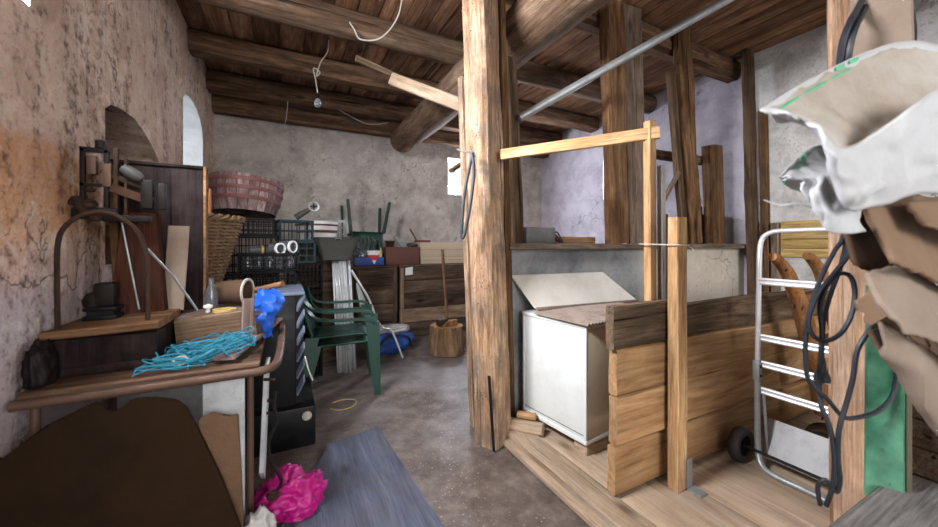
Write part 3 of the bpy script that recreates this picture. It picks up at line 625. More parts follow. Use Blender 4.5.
for y in (HA+.065, HB-.065):
    rt = Matrix.Translation((HX-.03, y, ZP+.094)) @ Matrix.Rotation(PI/2, 4, 'X')
    bm = new_bm(); lathe(bm, [(.055, -.024), (.085, -.026), (.092, -.016), (.092, .016), (.085, .026), (.055, .024)], 32, closed_prof=True); w_ = t.part('wheel', bm, M['rubber'], mtx=rt)
    bm = new_bm(); lathe(bm, [(.001, -.020), (.02, -.028), (.026, -.012), (.056, -.012), (.056, .012), (.026, .012), (.02, .028), (.001, .020)], 24); t.part('wheel_hub', bm, M['blackplastic'], mtx=rt, parent=w_)
bm = new_bm(); tube(bm, [(HX-.03, HA+.05, ZP+.094), (HX-.03, HB-.05, ZP+.094)], .008, 8); t.part('axle', bm, M['blackiron'])
t = T('barrow_plough', 'old wooden barrow with two curved bare handles behind the hand truck', 'barrow', (2.85, .9, ZP))
for dx, dy in ((0, 0), (.36, -.02)):
    bm = new_bm(); p = smooth_path([(2.405+dx, 1.02+dy, 1.185), (2.47+dx, 1.02+dy, 1.165), (2.58+dx, 1.02+dy, 1.09), (2.66+dx, 1.02+dy, .99), (2.735+dx, 1.01+dy, .85), (2.83+dx, 1.0+dy, .62), (2.89+dx, .99+dy, .42), (2.93+dx, .98+dy, .22)], 5)
    tube(bm, p, .03, 12, radii=[.024+.022*min(1, i/22) for i in range(len(p))]); t.part('handle', bm, M['bentwood'])
t.timber('crossbar', (2.70, 1.01, .93), (3.14, .99, .95), .05, .06, M['handle'], seed=70, jit=.003)
t.timber('crossbar', (2.80, 1.0, .66), (3.24, .98, .66), .05, .06, M['handle'], seed=71, jit=.003)
t.timber('sole_beam', (2.74, .88, .17), (3.32, .90, .23), .09, .15, M['board'], seed=72, jit=.004, up=(0, 0, 1))
bm = new_bm(); box(bm, (2.99, .95, .154), (.06, .10, .20)); t.part('foot', bm, M['handle'])
rt = Matrix.Translation((2.665, .88, .153)) @ Matrix.Rotation(-PI/2, 4, 'Y') @ Matrix.Rotation(.25, 4, 'X')
bm = new_bm(); lathe(bm, [(.001, .045), (.05, .045), (.058, .062), (.082, .066), (.092, .05), (.094, -.05), (.08, -.06), (.001, -.06)], 28); t.part('iron_hub', bm, M['iron'], mtx=rt)
t = T('shutter', 'yellow wooden slatted panel fixed to the grey right wall behind the hand truck', 'panel', (XR-.02, 1.45, 1.13))
for k, z in enumerate((1.175, 1.262, 1.35, 1.437)):
    bm = new_bm(); bx(bm, XR-.035, XR-.01, .95, 1.76, z-.041, z+.041, .003); t.part('slat', bm, M['palletwood'])
bm = new_bm()
for y in (1.0, 1.72): bx(bm, XR-.012, XR-.001, y-.03, y+.03, 1.13, 1.48)
t.part('batten', bm, M['palletwood'])
timber('pale_stud', 'pale grey stud upright on the right wall left of the yellow panel', 'stud', (XR-.035, 1.80, .06), (XR-.035, 1.80, 1.47), .05, .06, M['postgrey'], up=(0, 1, 0), seed=73, jit=.003)

# the post close to the camera with its cables
PC = Vector((2.088, .587, 0)); pd = Vector((2.085, .62, 0)).normalized()
timber('near_post', 'reddish rough post close to the camera behind cables and sacks', 'post', PC+Vector((0, 0, ZP)), PC+Vector((-.03, 0, 3.225)), .175, .10, M['nearpost'], up=pd, seed=74, jit=.006, cham=.012)
timber('nailed_slat', 'pale greenish slat nailed to the front of the near post top', 'slat', at(884, 95, 1.358), at(877, -80, 1.35), .155, .03, M['cardgrey'], up=pd, seed=75, jit=.003)
t = T('green_board', 'green painted board with worn edge standing against the near post', 'board', (1.95, .48, .36))
pts = [at(864, 496, 1.36), at(905, 502, 1.29), at(905, 275, 1.29), at(866, 285, 1.36)]
bm = new_bm(); slab(bm, pts, .022); bmesh.ops.bevel(bm, geom=bm.edges[:], offset=.004, segments=2, affect='EDGES'); t.part('panel', bm, M['greenboard'])
e0, e1 = at(907.5, 502, 1.30), at(907.5, 275, 1.30); bm = new_bm(); tube(bm, [e0, (e0+e1)/2, e1], .011, 8); t.part('edging', bm, M['greenedge'], label='brown worn edge')
def cable(nm, label, paths, rad=.0075, d=1.30, group=None, plug=None):
    t = T(nm, label, 'cable', at(*paths[0][0], d) if len(paths[0][0]) == 2 else at(*paths[0][0]), group)
    for p in paths:
        pts = smooth_path([at(a[0], a[1], (a[2] if len(a) > 2 else d)) for a in p], 6)
        bm = new_bm(); tube(bm, pts, rad, 8); t.part('cord', bm, M['cable'])
    if plug:
        px, py, dd = plug; c = at(px, py, dd)
        bm = new_bm(); lathe(bm, [(.008, .075), (.011, .06), (.013, .03), (.022, .012), (.024, .004), (.024, -.012), (.001, -.012)], 18, c); pl = t.part('plug', bm, M['cable'], label='black rubber plug')
        bm = new_bm()
        for k in (-.01, .01): tube(bm, [c+Vector((k, 0, -.010)), c+Vector((k, 0, -.034))], .0025, 6)
        t.part('pin', bm, M['galv'], parent=pl)
    return t
cable('power_cable', 'black power cable with rubber plug hanging in loops before the near post', [
    [(846, 215), (842, 240), (834, 252), (818, 285), (807, 325), (806, 368), (812, 385), (828, 400), (838, 412), (846, 418), (860, 417), (878, 411), (893, 394), (897, 362), (893, 330), (886, 300, 1.24), (880, 270, 1.24)],
    [(822, 362, 1.335), (822, 345, 1.33), (824, 318, 1.32), (832, 290, 1.31), (842, 262), (848, 230)]], plug=(822, 378, 1.34))
cable('extension_lead', 'dark cable coiled in a round loop beside the plug and trailing to the floor', [
    [(852, 232, 1.27), (848, 255, 1.27), (835, 272, 1.27), (818, 294, 1.27), (809, 318, 1.27), (812, 334, 1.27), (824, 341, 1.27), (840, 334, 1.27), (851, 316, 1.27), (855, 292, 1.27), (850, 276, 1.27), (838, 274, 1.27), (828, 284, 1.27), (820, 305, 1.275), (822, 330, 1.28), (821, 352, 1.285), (819, 382, 1.33), (821, 405, 1.31), (830, 428, 1.295), (834, 455, 1.29), (833, 485, 1.30), (826, 506, 1.32)],
    [(880, 318, 1.25), (866, 335, 1.25), (857, 352, 1.255), (853, 378, 1.26), (846, 405, 1.27), (839, 430, 1.275), (838, 458, 1.285), (840, 480, 1.29), (836, 492, 1.30), (826, 480, 1.31), (818, 486, 1.325), (820, 505, 1.33)]])
cable('wound_cable', 'thick black cable wound over the post top above the white sacks', [
    [(838, 80, 1.36), (842, 45, 1.325), (850, 22, 1.32), (858, 8, 1.36), (868, -12, 1.40)], [(846, 82, 1.36), (849, 50, 1.32), (855, 28, 1.32), (862, 14, 1.36), (872, -6, 1.40)],
    [(903, 60, 1.40), (906, 30, 1.40), (903, 6, 1.41), (896, -14, 1.44)], [(910, 62, 1.40), (913, 34, 1.40), (909, 8, 1.41), (898, -10, 1.44)], [(897, 60, 1.38), (900, 28, 1.39), (897, 4, 1.41), (890, -16, 1.44)]], rad=.011)
# grey bench nearest the camera
t = T('grey_bench', 'weathered grey plank bench at the near right corner of the photo', 'bench', (1.9, .3, ZP))
t.timber('plank', (1.22, .405, .335), (2.75, .405, .335), .20, .05, M['bench'], seed=80, jit=.004)
t.timber('plank', (1.22, .185, .335), (2.75, .185, .335), .21, .05, M['bench'], seed=81, jit=.004)
for x_ in (1.35, 2.6):
    for y_ in (.14, .45): t.timber('leg', (x_, y_, ZP+.013), (x_, y_, .309), .06, .06, M['bench'], seed=82, jit=.002)
t = T('dark_crate', 'dark old wooden crate on the grey bench behind the green board', 'crate', (2.3, .3, .361))
cx0, cx1, cy0, cy1 = 2.16, 2.74, .12, .50
for k in range(4):
    z = .42+.108*k
    bm = new_bm(); bx(bm, cx0, cx1, cy0, cy0+.02, z-.051, z+.051); bx(bm, cx0, cx1, cy1-.02, cy1, z-.051, z+.051); bx(bm, cx0, cx0+.02, cy0+.02, cy1-.02, z-.051, z+.051); bx(bm, cx1-.02, cx1, cy0+.02, cy1-.02, z-.051, z+.051); t.part('slat_course', bm, M['chest'])
bm = new_bm(); bx(bm, cx0+.02, cx1-.02, cy0+.02, cy1-.02, .362, .38); t.part('bottom', bm, M['chest'])
bm = new_bm(); bx(bm, cx0, cx1, cy0, cy1, .797, .815); t.part('lid', bm, M['chest'])
# folded cardboard heaped on the crate
def sheet(name, label, grid_pts, mat, seed, th=.006, wob=.012, group='flattened cardboard', corr=0):
    """A bent sheet through a lattice of points (rows of px, py, depth), thickened."""
    P = [[at(*q) for q in row] for row in grid_pts]; nr, nc = len(P), len(P[0])
    def ev(u, v):
        a, b = u*(nr-1), v*(nc-1); i, j = min(int(a), nr-2), min(int(b), nc-2); a -= i; b -= j
        p = (P[i][j]*(1-a)+P[i+1][j]*a)*(1-b)+(P[i][j+1]*(1-a)+P[i+1][j+1]*a)*b
        nz = noise.noise_vector(p*7+Vector((seed, seed, seed)))*wob
        e = min(u, 1-u, v, 1-v)
        if e < .01: nz += noise.noise_vector(p*40+Vector((seed, 0, 0)))*wob*.5
        if corr: nz += Vector((0, 0, .0022*math.sin(v*corr*2*PI)))
        return p+nz
    bm = new_bm(); grid(bm, 14, 40 if corr else 16, ev)
    o = obj(name, bm, mat); md = o.modifiers.new('t', 'SOLIDIFY'); md.thickness = th; md.offset = 0
    return tag(o, label, 'cardboard', group)
sheet('cardboard_sheet', 'ribbed brown cardboard sheet on top of the heap under the sack', [[(858, 196, 1.12), (905, 193, 1.24), (975, 205, 1.36)], [(872, 225, 1.06), (925, 232, 1.16), (990, 250, 1.26)], [(892, 262, 1.02), (945, 285, 1.08), (1000, 310, 1.16)]], M['card'], 3, .012, .008, corr=9)
sheet('cardboard_flap', 'brown folded cardboard flap lying above the ribbed sheet at the photo edge', [[(905, 203, 1.10), (945, 200, 1.15), (990, 205, 1.2)], [(928, 224, 1.03), (960, 236, 1.06), (1000, 245, 1.1)]], M['card'], 4, .010)
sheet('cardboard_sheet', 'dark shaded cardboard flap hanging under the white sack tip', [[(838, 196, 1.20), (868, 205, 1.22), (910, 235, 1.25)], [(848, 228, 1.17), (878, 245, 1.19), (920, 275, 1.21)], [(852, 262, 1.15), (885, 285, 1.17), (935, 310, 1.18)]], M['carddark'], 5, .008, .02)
sheet('cardboard_sheet', 'greyed torn cardboard sheet with curled edge in the middle of heap', [[(866, 274, 1.07), (905, 262, 1.12), (960, 300, 1.17)], [(880, 300, 1.03), (918, 300, 1.06), (970, 345, 1.10)], [(905, 335, 1.00), (938, 345, 1.02), (985, 385, 1.05)]], M['cardgrey'], 6, .009, .018)
sheet('cardboard_tube', 'crumpled brown cardboard roll end poking out below the greyed sheet', [[(857, 298, 1.14), (872, 282, 1.10), (892, 292, 1.08)], [(868, 325, 1.12), (888, 312, 1.07), (915, 330, 1.06)], [(882, 330, 1.14), (905, 335, 1.10), (940, 360, 1.10)]], M['card'], 7, .009, .025)
sheet('cardboard_sheet', 'pinkish brown crumpled cardboard flap hanging low at the photo edge', [[(874, 318, 1.10), (905, 338, 1.08), (965, 375, 1.10)], [(878, 352, 1.10), (912, 368, 1.07), (970, 410, 1.08)], [(897, 378, 1.12), (925, 405, 1.09), (960, 455, 1.10)], [(915, 398, 1.13), (936, 430, 1.12), (965, 480, 1.12)]], M['cardgrey'], 8, .008, .022)
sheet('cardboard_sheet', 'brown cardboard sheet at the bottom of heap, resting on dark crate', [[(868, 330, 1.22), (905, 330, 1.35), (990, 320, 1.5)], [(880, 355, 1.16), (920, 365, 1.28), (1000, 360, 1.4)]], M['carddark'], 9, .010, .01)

# two woven plastic sacks on the heap
def sack(name, label, back, front, lowf, seed, lining='sackin', off_=.028):
    """back / front: rim polylines (px, py, d) sharing their first (tip) point; lowf: the belly line below the front rim."""
    B, F, W_ = [smooth_path([at(*q) for q in r], 8) for r in (back, front, lowf)]
    def samp(Pl, u):
        x = u*(len(Pl)-1); i = min(int(x), len(Pl)-2); return Pl[i].lerp(Pl[i+1], x-i)
    off = Vector((seed*5.1, seed*2.3, 1.7))
    def wob(p, a): return p+noise.noise_vector(p*9+off)*a+noise.noise_vector(p*24+off)*a*.45
    t = T(name, label, 'sack', at(*back[-1]), 'white woven sacks')
    bm = new_bm()                                   # inside of the mouth: from back rim down into the bag, up to the front rim
    def inner(u, v):
        b, f = samp(B, u), samp(F, u); dp = math.sin(PI*v)*(.20 if lining == 'sackin' else .03)*min(1, u*2.2)
        ax = Vector((.75, -.05, -.25))
        return wob(b.lerp(f, v)+ax*dp, .006+.010*math.sin(PI*v))
    F1 = grid(bm, 30, 18, inner)
    o = t.part('lining', bm, M[lining], label='inside of the sack mouth'); o.modifiers.new('t', 'SOLIDIFY').thickness = .002
    bm = new_bm()
    nb = Vector((.96, .28, 0))
    def outer(u, v):
        f, w = samp(F, u), samp(W_, u); bulge = math.sin(PI*min(1, v*.9))*.05
        q = f.lerp(w, v)-nb*bulge*.7; fold = noise.noise(Vector((u*9+seed, v*1.6, 0)))*.022*min(1, v*3)
        return wob(q-nb*fold, .005+.022*v*(1-v)*4)
    grid(bm, 60, 26, outer)
    def backside(u, v):
        b = samp(B, u); return wob(b+nb*(.05+.10*v)*min(1, v*3+.05)+Vector((0, 0, -.30*v*u)), .006)
    grid(bm, 30, 10, backside)
    o = t.part('body', bm, M['sackwhite']); o.modifiers.new('t', 'SOLIDIFY').thickness = .003
    # folded hem along the back rim with printed green bars
    bm = new_bm(); Fc = grid(bm, 40, 3, lambda u, v: wob(samp(B, u), .003)-nb*(.010+.004*math.sin(PI*v))+Vector((0, 0, -(.055*v)*min(1, u*4))))
    o = t.part('hem', bm, [M['sackwhite'], M['stripe']]); o.modifiers.new('t', 'SOLIDIFY').thickness = .002
    bm = new_bm(); i0 = .10
    grid(bm, 24, 1, lambda u, v: wob(samp(B, i0+.32*u), .003)-nb*off_+Vector((0, 0, -.036-.008*v)))
    for a in (.36, .42): grid(bm, 4, 3, lambda u, v: wob(samp(B, a+.035*u), .003)-nb*off_+Vector((0, 0, -.012-.012*v)))
    o = t.part('printed_stripe', bm, M['stripe'], label='green printed stripe'); o.modifiers.new('t', 'SOLIDIFY').thickness = .001
    return t
sack('woven_sack', 'large white plastic sack gaping open on top of the cardboard heap',
     [(766, 108, .98), (790, 92, 1.04), (830, 70, 1.12), (868, 52, 1.2), (905, 42, 1.26), (935, 45, 1.28), (985, 60, 1.32)],
     [(766, 108, .98), (786, 112, .95), (815, 126, .93), (838, 148, .93), (868, 138, .94), (905, 110, .96), (940, 88, 1.0)],
     [(768, 110, .98), (790, 120, .97), (820, 140, .97), (842, 205, .98), (872, 208, 1.0), (920, 195, 1.05), (985, 190, 1.1)], 2)
sack('woven_sack', 'smaller white sack below with drooping corner and two green stripes',
     [(779, 178, 1.06), (795, 162, 1.09), (812, 148, 1.13), (830, 145, 1.17), (850, 150, 1.2)],
     [(779, 178, 1.06), (795, 181, 1.045), (810, 180, 1.035), (824, 176, 1.03), (840, 172, 1.03)],
     [(781, 180, 1.06), (800, 184, 1.04), (810, 205, 1.03), (830, 232, 1.03), (866, 232, 1.06)], 5, 'sackwhite')
bm = new_bm(); tube(bm, smooth_path([at(822, 212, 1.04), at(800, 204, 1.05), at(780, 205, 1.06), at(764, 200, 1.07)], 5), .0025, 5, radii=[.004-.0025*i/15 for i in range(16)]); tag(obj('sack_string', bm, M['sackwhite']), 'loose white string fraying from the lower sack', 'string')

# ============================================================ WORKBENCH ON THE LEFT
TZ = .76
t = T('workbench', 'old pipe-framed workbench with worn brown top along the left wall', 'workbench', (-.42, 2.1, 0))
for k in range(4):
    y = 1.815+.19*k
    t.timber('top_board', (-.785, y, TZ-.019), (-.10, y, TZ-.019), .186, .035, M['table'], seed=100+k, jit=.003)
bm = new_bm(); tube(bm, smooth_path([(-.79, 1.70, TZ-.03), (-.5, 1.698, TZ-.03), (-.2, 1.70, TZ-.028), (-.09, 1.702, TZ-.026), (-.045, 1.73, TZ-.02), (-.03, 1.80, TZ-.01), (-.022, 2.0, TZ), (-.02, 2.25, TZ+.005), (-.02, 2.47, TZ+.01)], 6), .0175, 12); t.part('rail', bm, M['copper'], label='rounded brown pipe rail')
bm = new_bm(); tube(bm, [(-.10, 1.78, TZ-.05), (-.05, 1.82, TZ-.045), (-.03, 1.86, TZ-.02)], .014, 10); tube(bm, [(-.30, 1.77, TZ-.05), (-.10, 1.78, TZ-.05)], .014, 10); t.part('inner_pipe', bm, M['copper'])
for x_, y_ in ((-.135, 1.79), (-.76, 1.76), (-.25, 2.38), (-.76, 2.38)):
    bm = new_bm(); tube(bm, [(x_, y_, .001), (x_, y_, TZ-.04)], .013, 12); t.part('leg', bm, M['copper'])
bm = new_bm(); bx(bm, -.30, -.155, 1.78, 1.80, .02, TZ-.04, .003); t.part('end_board', bm, M['whitepaint'], label='flaking white board under the top')
bm = new_bm(); bx(bm, -.77, -.31, 2.40, 2.42, .15, TZ-.05, .003); t.part('back_board', bm, M['whitepaint'])
bm = new_bm(); slab(bm, [(-.085, 1.80, .72), (-.085, 2.02, .70), (-.105, 2.0, .12), (-.105, 1.82, .25)], .016); t.part('side_board', bm, M['whitepaint'], label='slanting white side board')
for y_, z_ in ((1.80, .665), (1.86, .55), (1.845, .50)):
    bm = new_bm(); tube(bm, [(-.085, y_, z_), (-.042, y_-.01, z_-.005)], .007, 8); t.part('bolt', bm, M['iron'])
t = T('iron_hook', 'dark hooked iron bar hanging at the right end of the workbench', 'hook', (-.05, 1.76, .6))
bm = new_bm(); tube(bm, smooth_path([(-.04, 1.76, .62), (-.045, 1.745, .56), (-.035, 1.74, .50), (-.065, 1.73, .42), (-.055, 1.73, .34), (-.02, 1.73, .26), (-.025, 1.73, .22), (-.05, 1.73, .205)], 5), .007, 8); t.part('bar', bm, M['blackiron'])
bm = new_bm(); lathe(bm, [(.001, 0), (.022, .004), (.026, .018), (.014, .03), (.001, .032)], 14, (-.05, 1.73, .18)); t.part('knob', bm, M['iron'])
# things leaning below the bench
def flat(name, label, cat, pts, th, mat, bev=.004, amp=.004, sub=6, group=None):
    bm = new_bm(); slab(bm, pts, th)
    bmesh.ops.bevel(bm, geom=bm.edges[:], offset=bev, segments=2, affect='EDGES')
    return tag(obj(name, bm, mat), label, cat, group)
def onplane(px, py, Y0, Y1):                          # leaning plane: Y0 at the floor, Y1 at z = .75
    for _ in range(8): pass
    r = (px-469)/360; u = (245-py)/360; s, c = math.sin(YAW), math.cos(YAW); k = (Y1-Y0)/.75
    d = (Y0+k*EYE)/((c-r*s)-k*u); return at(px, py, d)
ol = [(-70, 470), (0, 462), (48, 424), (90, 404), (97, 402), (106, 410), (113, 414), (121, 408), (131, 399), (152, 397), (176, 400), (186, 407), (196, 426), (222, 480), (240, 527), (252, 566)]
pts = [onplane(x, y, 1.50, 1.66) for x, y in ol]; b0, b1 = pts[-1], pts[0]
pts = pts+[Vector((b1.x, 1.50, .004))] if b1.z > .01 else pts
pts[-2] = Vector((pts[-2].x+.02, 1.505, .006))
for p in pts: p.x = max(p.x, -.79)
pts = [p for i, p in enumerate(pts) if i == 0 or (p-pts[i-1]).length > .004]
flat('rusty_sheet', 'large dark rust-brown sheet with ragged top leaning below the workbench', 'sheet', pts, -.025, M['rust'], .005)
fb = [onplane(x, y, 1.60, 1.69) for x, y in ((199, 420), (212, 413), (226, 418), (238, 415), (241, 470), (243, 527))]
fb = [Vector((fb[0].x, fb[0].y, .006)) if 0 else fb[0]]+fb[1:]+[Vector((fb[-1].x, 1.60, .005)), Vector((fb[0].x, 1.60, .005))]
flat('fibre_board', 'rough brown fibre board offcut upright right of the rusty sheet', 'board', fb, -.03, M['fibre'], .004)
t = T('leather_rag', 'dark stiff rag heaped at the left end of the workbench by the wall', 'rag', (-.77, 1.80, TZ))
bm = new_bm(); crumple(bm, (-.765, 1.80, TZ+.05), (.03, .045, .09), 31, .3, 4, TZ+.003); t.part('cloth', bm, M['blackiron'], angle=180)
# platform scale
S = Vector((-.60, 2.0, TZ))
t = T('platform_scale', 'antique iron platform scale with hoop and weigh beam on the workbench', 'scale', S)
bm = new_bm(); bx(bm, -.785, -.462, 1.86, 2.22, TZ+.002, .90, .006); bx(bm, -.79, -.455, 1.855, 2.225, TZ+.002, TZ+.035, .004); t.part('base', bm, M['darkwood'])
t.timber('weigh_platform', (-.788, 2.01, .918), (-.452, 2.01, .930), .33, .03, M['handle'], seed=110, jit=.003, label='worn light wooden platform')
bm = new_bm(); tube(bm, smooth_path([(-.762, 1.90, .93), (-.764, 1.90, 1.10), (-.762, 1.90, 1.25), (-.745, 1.90, 1.315), (-.70, 1.90, 1.362), (-.64, 1.90, 1.378), (-.585, 1.90, 1.358), (-.535, 1.90, 1.305), (-.508, 1.90, 1.22), (-.502, 1.90, 1.08), (-.502, 1.90, .93)], 6), .0085, 10); t.part('hoop', bm, M['iron'])
bm = new_bm(); slab(bm, [(-.70, 2.14, .935), (-.50, 2.14, .935), (-.535, 2.14, 1.40), (-.655, 2.14, 1.40)], .05); bmesh.ops.bevel(bm, geom=bm.edges[:], offset=.004, segments=1, affect='EDGES'); t.part('column', bm, M['redwood'], label='red brown tapered column')
bm = new_bm(); tube(bm, [(-.652, 2.125, 1.36), (-.59, 2.12, .96)], .004, 8); t.part('drop_rod', bm, M['galv'])
bm = new_bm(); tube(bm, [(-.505, 1.905, 1.235), (-.44, 2.0, 1.11), (-.365, 2.06, .945)], .005, 8); t.part('stay_rod', bm, M['galv'])
bm = new_bm()
for x_ in (-.765, -.69): bx(bm, x_-.008, x_+.008, 2.085, 2.105, 1.37, 1.66, .002)
bx(bm, -.773, -.682, 2.085, 2.105, 1.645, 1.665); bx(bm, -.773, -.682, 2.085, 2.105, 1.50, 1.512); t.part('head_frame', bm, M['blackiron'])
bm = new_bm(); bx(bm, -.665, -.65, 2.08, 2.10, 1.36, 1.67, .002); bx(bm, -.63, -.62, 2.08, 2.10, 1.38, 1.63, .002); t.part('guide_bar', bm, M['iron'])
bm = new_bm(); bx(bm, -.75, -.72, 2.08, 2.11, 1.55, 1.63, .003); bx(bm, -.70, -.672, 2.08, 2.11, 1.50, 1.60, .003); t.part('brass_plate', bm, M['copper'])
bm = new_bm(); tube(bm, [(-.69, 2.10, 1.555), (-.60, 2.09, 1.52), (-.53, 2.09, 1.485)], .014, 10); box(bm, (-.60, 2.075, 1.47), (.15, .012, .035), Euler((0, .38, 0))); t.part('beam', bm, M['iron'])
rt = Matrix.Translation((-.605, 2.075, 1.565)) @ Matrix.Rotation(PI/2+.6, 4, 'Y')
bm = new_bm(); lathe(bm, [(.001, -.04), (.018, -.035), (.026, -.01), (.026, .025), (.015, .045), (.001, .05)], 18); t.part('sliding_weight', bm, M['trough'], mtx=rt)
bm = new_bm(); box(bm, (-.55, 2.085, 1.475), (.045, .04, .13), None, .008); box(bm, (-.50, 2.085, 1.47), (.03, .03, .12), None, .006); t.part('bearing_block', bm, M['blackiron'])
bm = new_bm(); lathe(bm, [(.001, 0), (.025, .004), (.03, .02), (.022, .035), (.001, .04)], 16, (-.745, 2.09, 1.405))
lathe(bm, [(.001, 0), (.016, .004), (.02, .016), (.001, .03)], 14, (-.735, 2.07, 1.47)); lathe(bm, [(.001, 0), (.018, .003), (.022, .02), (.001, .032)], 14, (-.715, 2.07, 1.35)); t.part('knurled_nut', bm, M['iron'])
bm = new_bm(); box(bm, (-.72, 2.09, 1.385), (.15, .05, .05), None, .012); box(bm, (-.62, 2.09, 1.365), (.16, .05, .03), None, .006); t.part('cross_head', bm, M['blackiron'])
bm = new_bm(); tube(bm, smooth_path([(-.79, 2.08, 1.42), (-.775, 2.07, 1.44), (-.76, 2.07, 1.405), (-.735, 2.07, 1.38)], 5), .018, 10); t.part('counter_lever', bm, M['iron'])
bm = new_bm(); lathe(bm, [(.001, 0), (.018, .0), (.018, .03), (.008, .036), (.001, .036)], 12, (-.71, 2.095, 1.665)); t.part('top_knob', bm, M['blackiron'])
t = T('cast_weight', 'small black cast iron weight block on a stand behind the scale hoop', 'weight', (-.67, 2.08, .935))
bm = new_bm(); bx(bm, -.745, -.64, 2.03, 2.115, .936, .955, .003); bx(bm, -.745, -.64, 2.03, 2.115, .975, .99, .003); bx(bm, -.735, -.65, 2.04, 2.11, .955, .975); t.part('stand', bm, M['blackmetal'])
bm = new_bm(); box(bm, (-.685, 2.075, 1.04), (.07, .06, .10), None, .012); lathe(bm, [(.001, 0), (.03, .0), (.034, .03), (.02, .055), (.001, .06)], 16, (-.725, 2.07, .991)); t.part('block', bm, M['blackiron'])
timber('tin_board', 'pale beige board leaning upright behind the scale column', 'board', (-.485, 2.19, .935), (-.475, 2.25, 1.345), .085, .012, M['cardgrey'], up=(0, 1, 0), seed=112, jit=.002)
timber('wall_stick', 'dark stick standing upright in the niche corner behind the scale', 'stick', (-.70, 2.29, .765), (-.725, 2.235, 1.62), .03, .03, M['postbrown'], up=(0, 1, 0), seed=113, jit=.003)
# crate under the cabinet and its clutter
t = T('wooden_crate', 'low brown plank crate on the workbench under the dark cabinet', 'crate', (-.3, 2.4, TZ))
t.timber('front_plank', (-.455, 2.10, .835), (-.135, 2.10, .862), .024, .14, M['chestlight'], seed=114, jit=.003)
bm = new_bm(); bx(bm, -.45, -.115, 2.115, 2.47, TZ+.003, .895, .003); t.part('body', bm, M['chest'])
bm = new_bm(); slab(bm, [(-.46, 2.11, .915), (-.105, 2.11, .915), (-.105, 2.47, .915), (-.46, 2.47, .915)], .018); t.part('lid', bm, M['pinkplank'])
t = T('dark_cabinet', 'tall dark stained cabinet panel standing on the workbench against the niche', 'cabinet', (-.55, 2.45, .92))
bm = new_bm(); bx(bm, -.745, -.385, 2.315, 2.375, .9165, 1.645, .004); t.part('body', bm, M['darkwood'])
bm = new_bm(); bx(bm, -.386, -.374, 2.308, 2.375, .9165, 1.66, .002); t.part('side_panel', bm, M['handle'], label='lighter brown right side panel')
bm = new_bm(); bx(bm, -.75, -.387, 2.305, 2.38, 1.646, 1.662, .003); t.part('top', bm, M['darkwood'])
t = T('paint_tub', 'brown tub lying on its side with pale rim on the plank crate', 'tub', (-.25, 2.33, .92))
rt = Matrix.Translation((-.285, 2.37, .99)) @ Matrix.Rotation(PI/2, 4, 'Y') @ Matrix.Rotation(0, 4, 'Z')
rt = Matrix.Translation((-.285, 2.37, .992)) @ Matrix.Rotation(-.35, 4, 'Z') @ Matrix.Rotation(PI/2, 4, 'Y')
bm = new_bm(); lathe(bm, [(.001, -.05), (.058, -.05), (.068, .10), (.062, .10), (.054, -.04), (.001, -.04)], 28); tb = t.part('body', bm, M['carddark'], mtx=rt)
bm = new_bm(); lathe(bm, [(.068, .094), (.074, .096), (.074, .106), (.062, .106), (.062, .096)], 28, closed_prof=True); t.part('rim', bm, M['rope'], mtx=rt, label='pale rim')
t = T('blue_bag', 'bright blue plastic bag spilling over the crate edge by the brown tub', 'bag', (-.10, 2.2, .78))
bm = new_bm(); g = grid(bm, 26, 30, lambda u, v: (lambda a, z, r: Vector((-.095+.02*math.sin(v*7)+r*math.cos(a), 2.16+r*.75*math.sin(a), z))+noise.noise_vector(Vector((math.cos(a)*2, math.sin(a)*2, v*6)))*.022)(u*2*PI, 1.02-.25*v, .012+.060*math.sin(PI*min(1, v*1.02+.06))**.7))
t.part('film', bm, M['bluebag'])
timber('round_stick', 'short brown round stick poking out above the blue bag', 'stick', (-.145, 2.26, 1.005), (-.015, 2.14, 1.045), .032, .032, M['handle'], seed=115, jit=.001, round_=True)
t = T('trinket', 'white mushroom-shaped ceramic knob on the crate lid', 'knob', (-.34, 2.17, .916))
bm = new_bm(); lathe(bm, [(.001, 0), (.010, .0), (.009, .018), (.02, .024), (.02, .034), (.001, .042)], 18, (-.345, 2.18, .916)); t.part('body', bm, M['white'])
t = T('yellow_ring', 'flat yellowish tape roll lying on the crate lid', 'tape', (-.25, 2.17, .916))
bm = new_bm(); lathe(bm, [(.035, 0), (.05, 0), (.05, .014), (.035, .014)], 24, (-.275, 2.17, .916), closed_prof=True); t.part('roll', bm, M['yellow'])
t = T('glass_bottle', 'clear glass bottle upright behind the trinket on the crate lid', 'bottle', (-.33, 2.28, .916))
bm = new_bm(); lathe(bm, [(.001, 0), (.028, 0), (.03, .01), (.03, .09), (.012, .13), (.012, .16), (.014, .165), (.001, .165)], 20, (-.345, 2.27, .916)); t.part('body', bm, M['clearplastic'])
for k, (p0, p1, w, lb) in enumerate([((-.225, 1.775, .785), (-.055, 2.50, .795), .085, 'greyed flat plank lying across the right end of the workbench'), ((-.175, 2.07, .79), (-.165, 2.08, .985), .055, 'short greyed plank upright against the plank crate end')]):
    timber('greyed_plank', lb, 'plank', p0, p1, w, .018, M['pinkplank'], up=((0, 0, 1), (-.5, 1, 0))[k], seed=117+k, jit=.002, group='greyed planks')
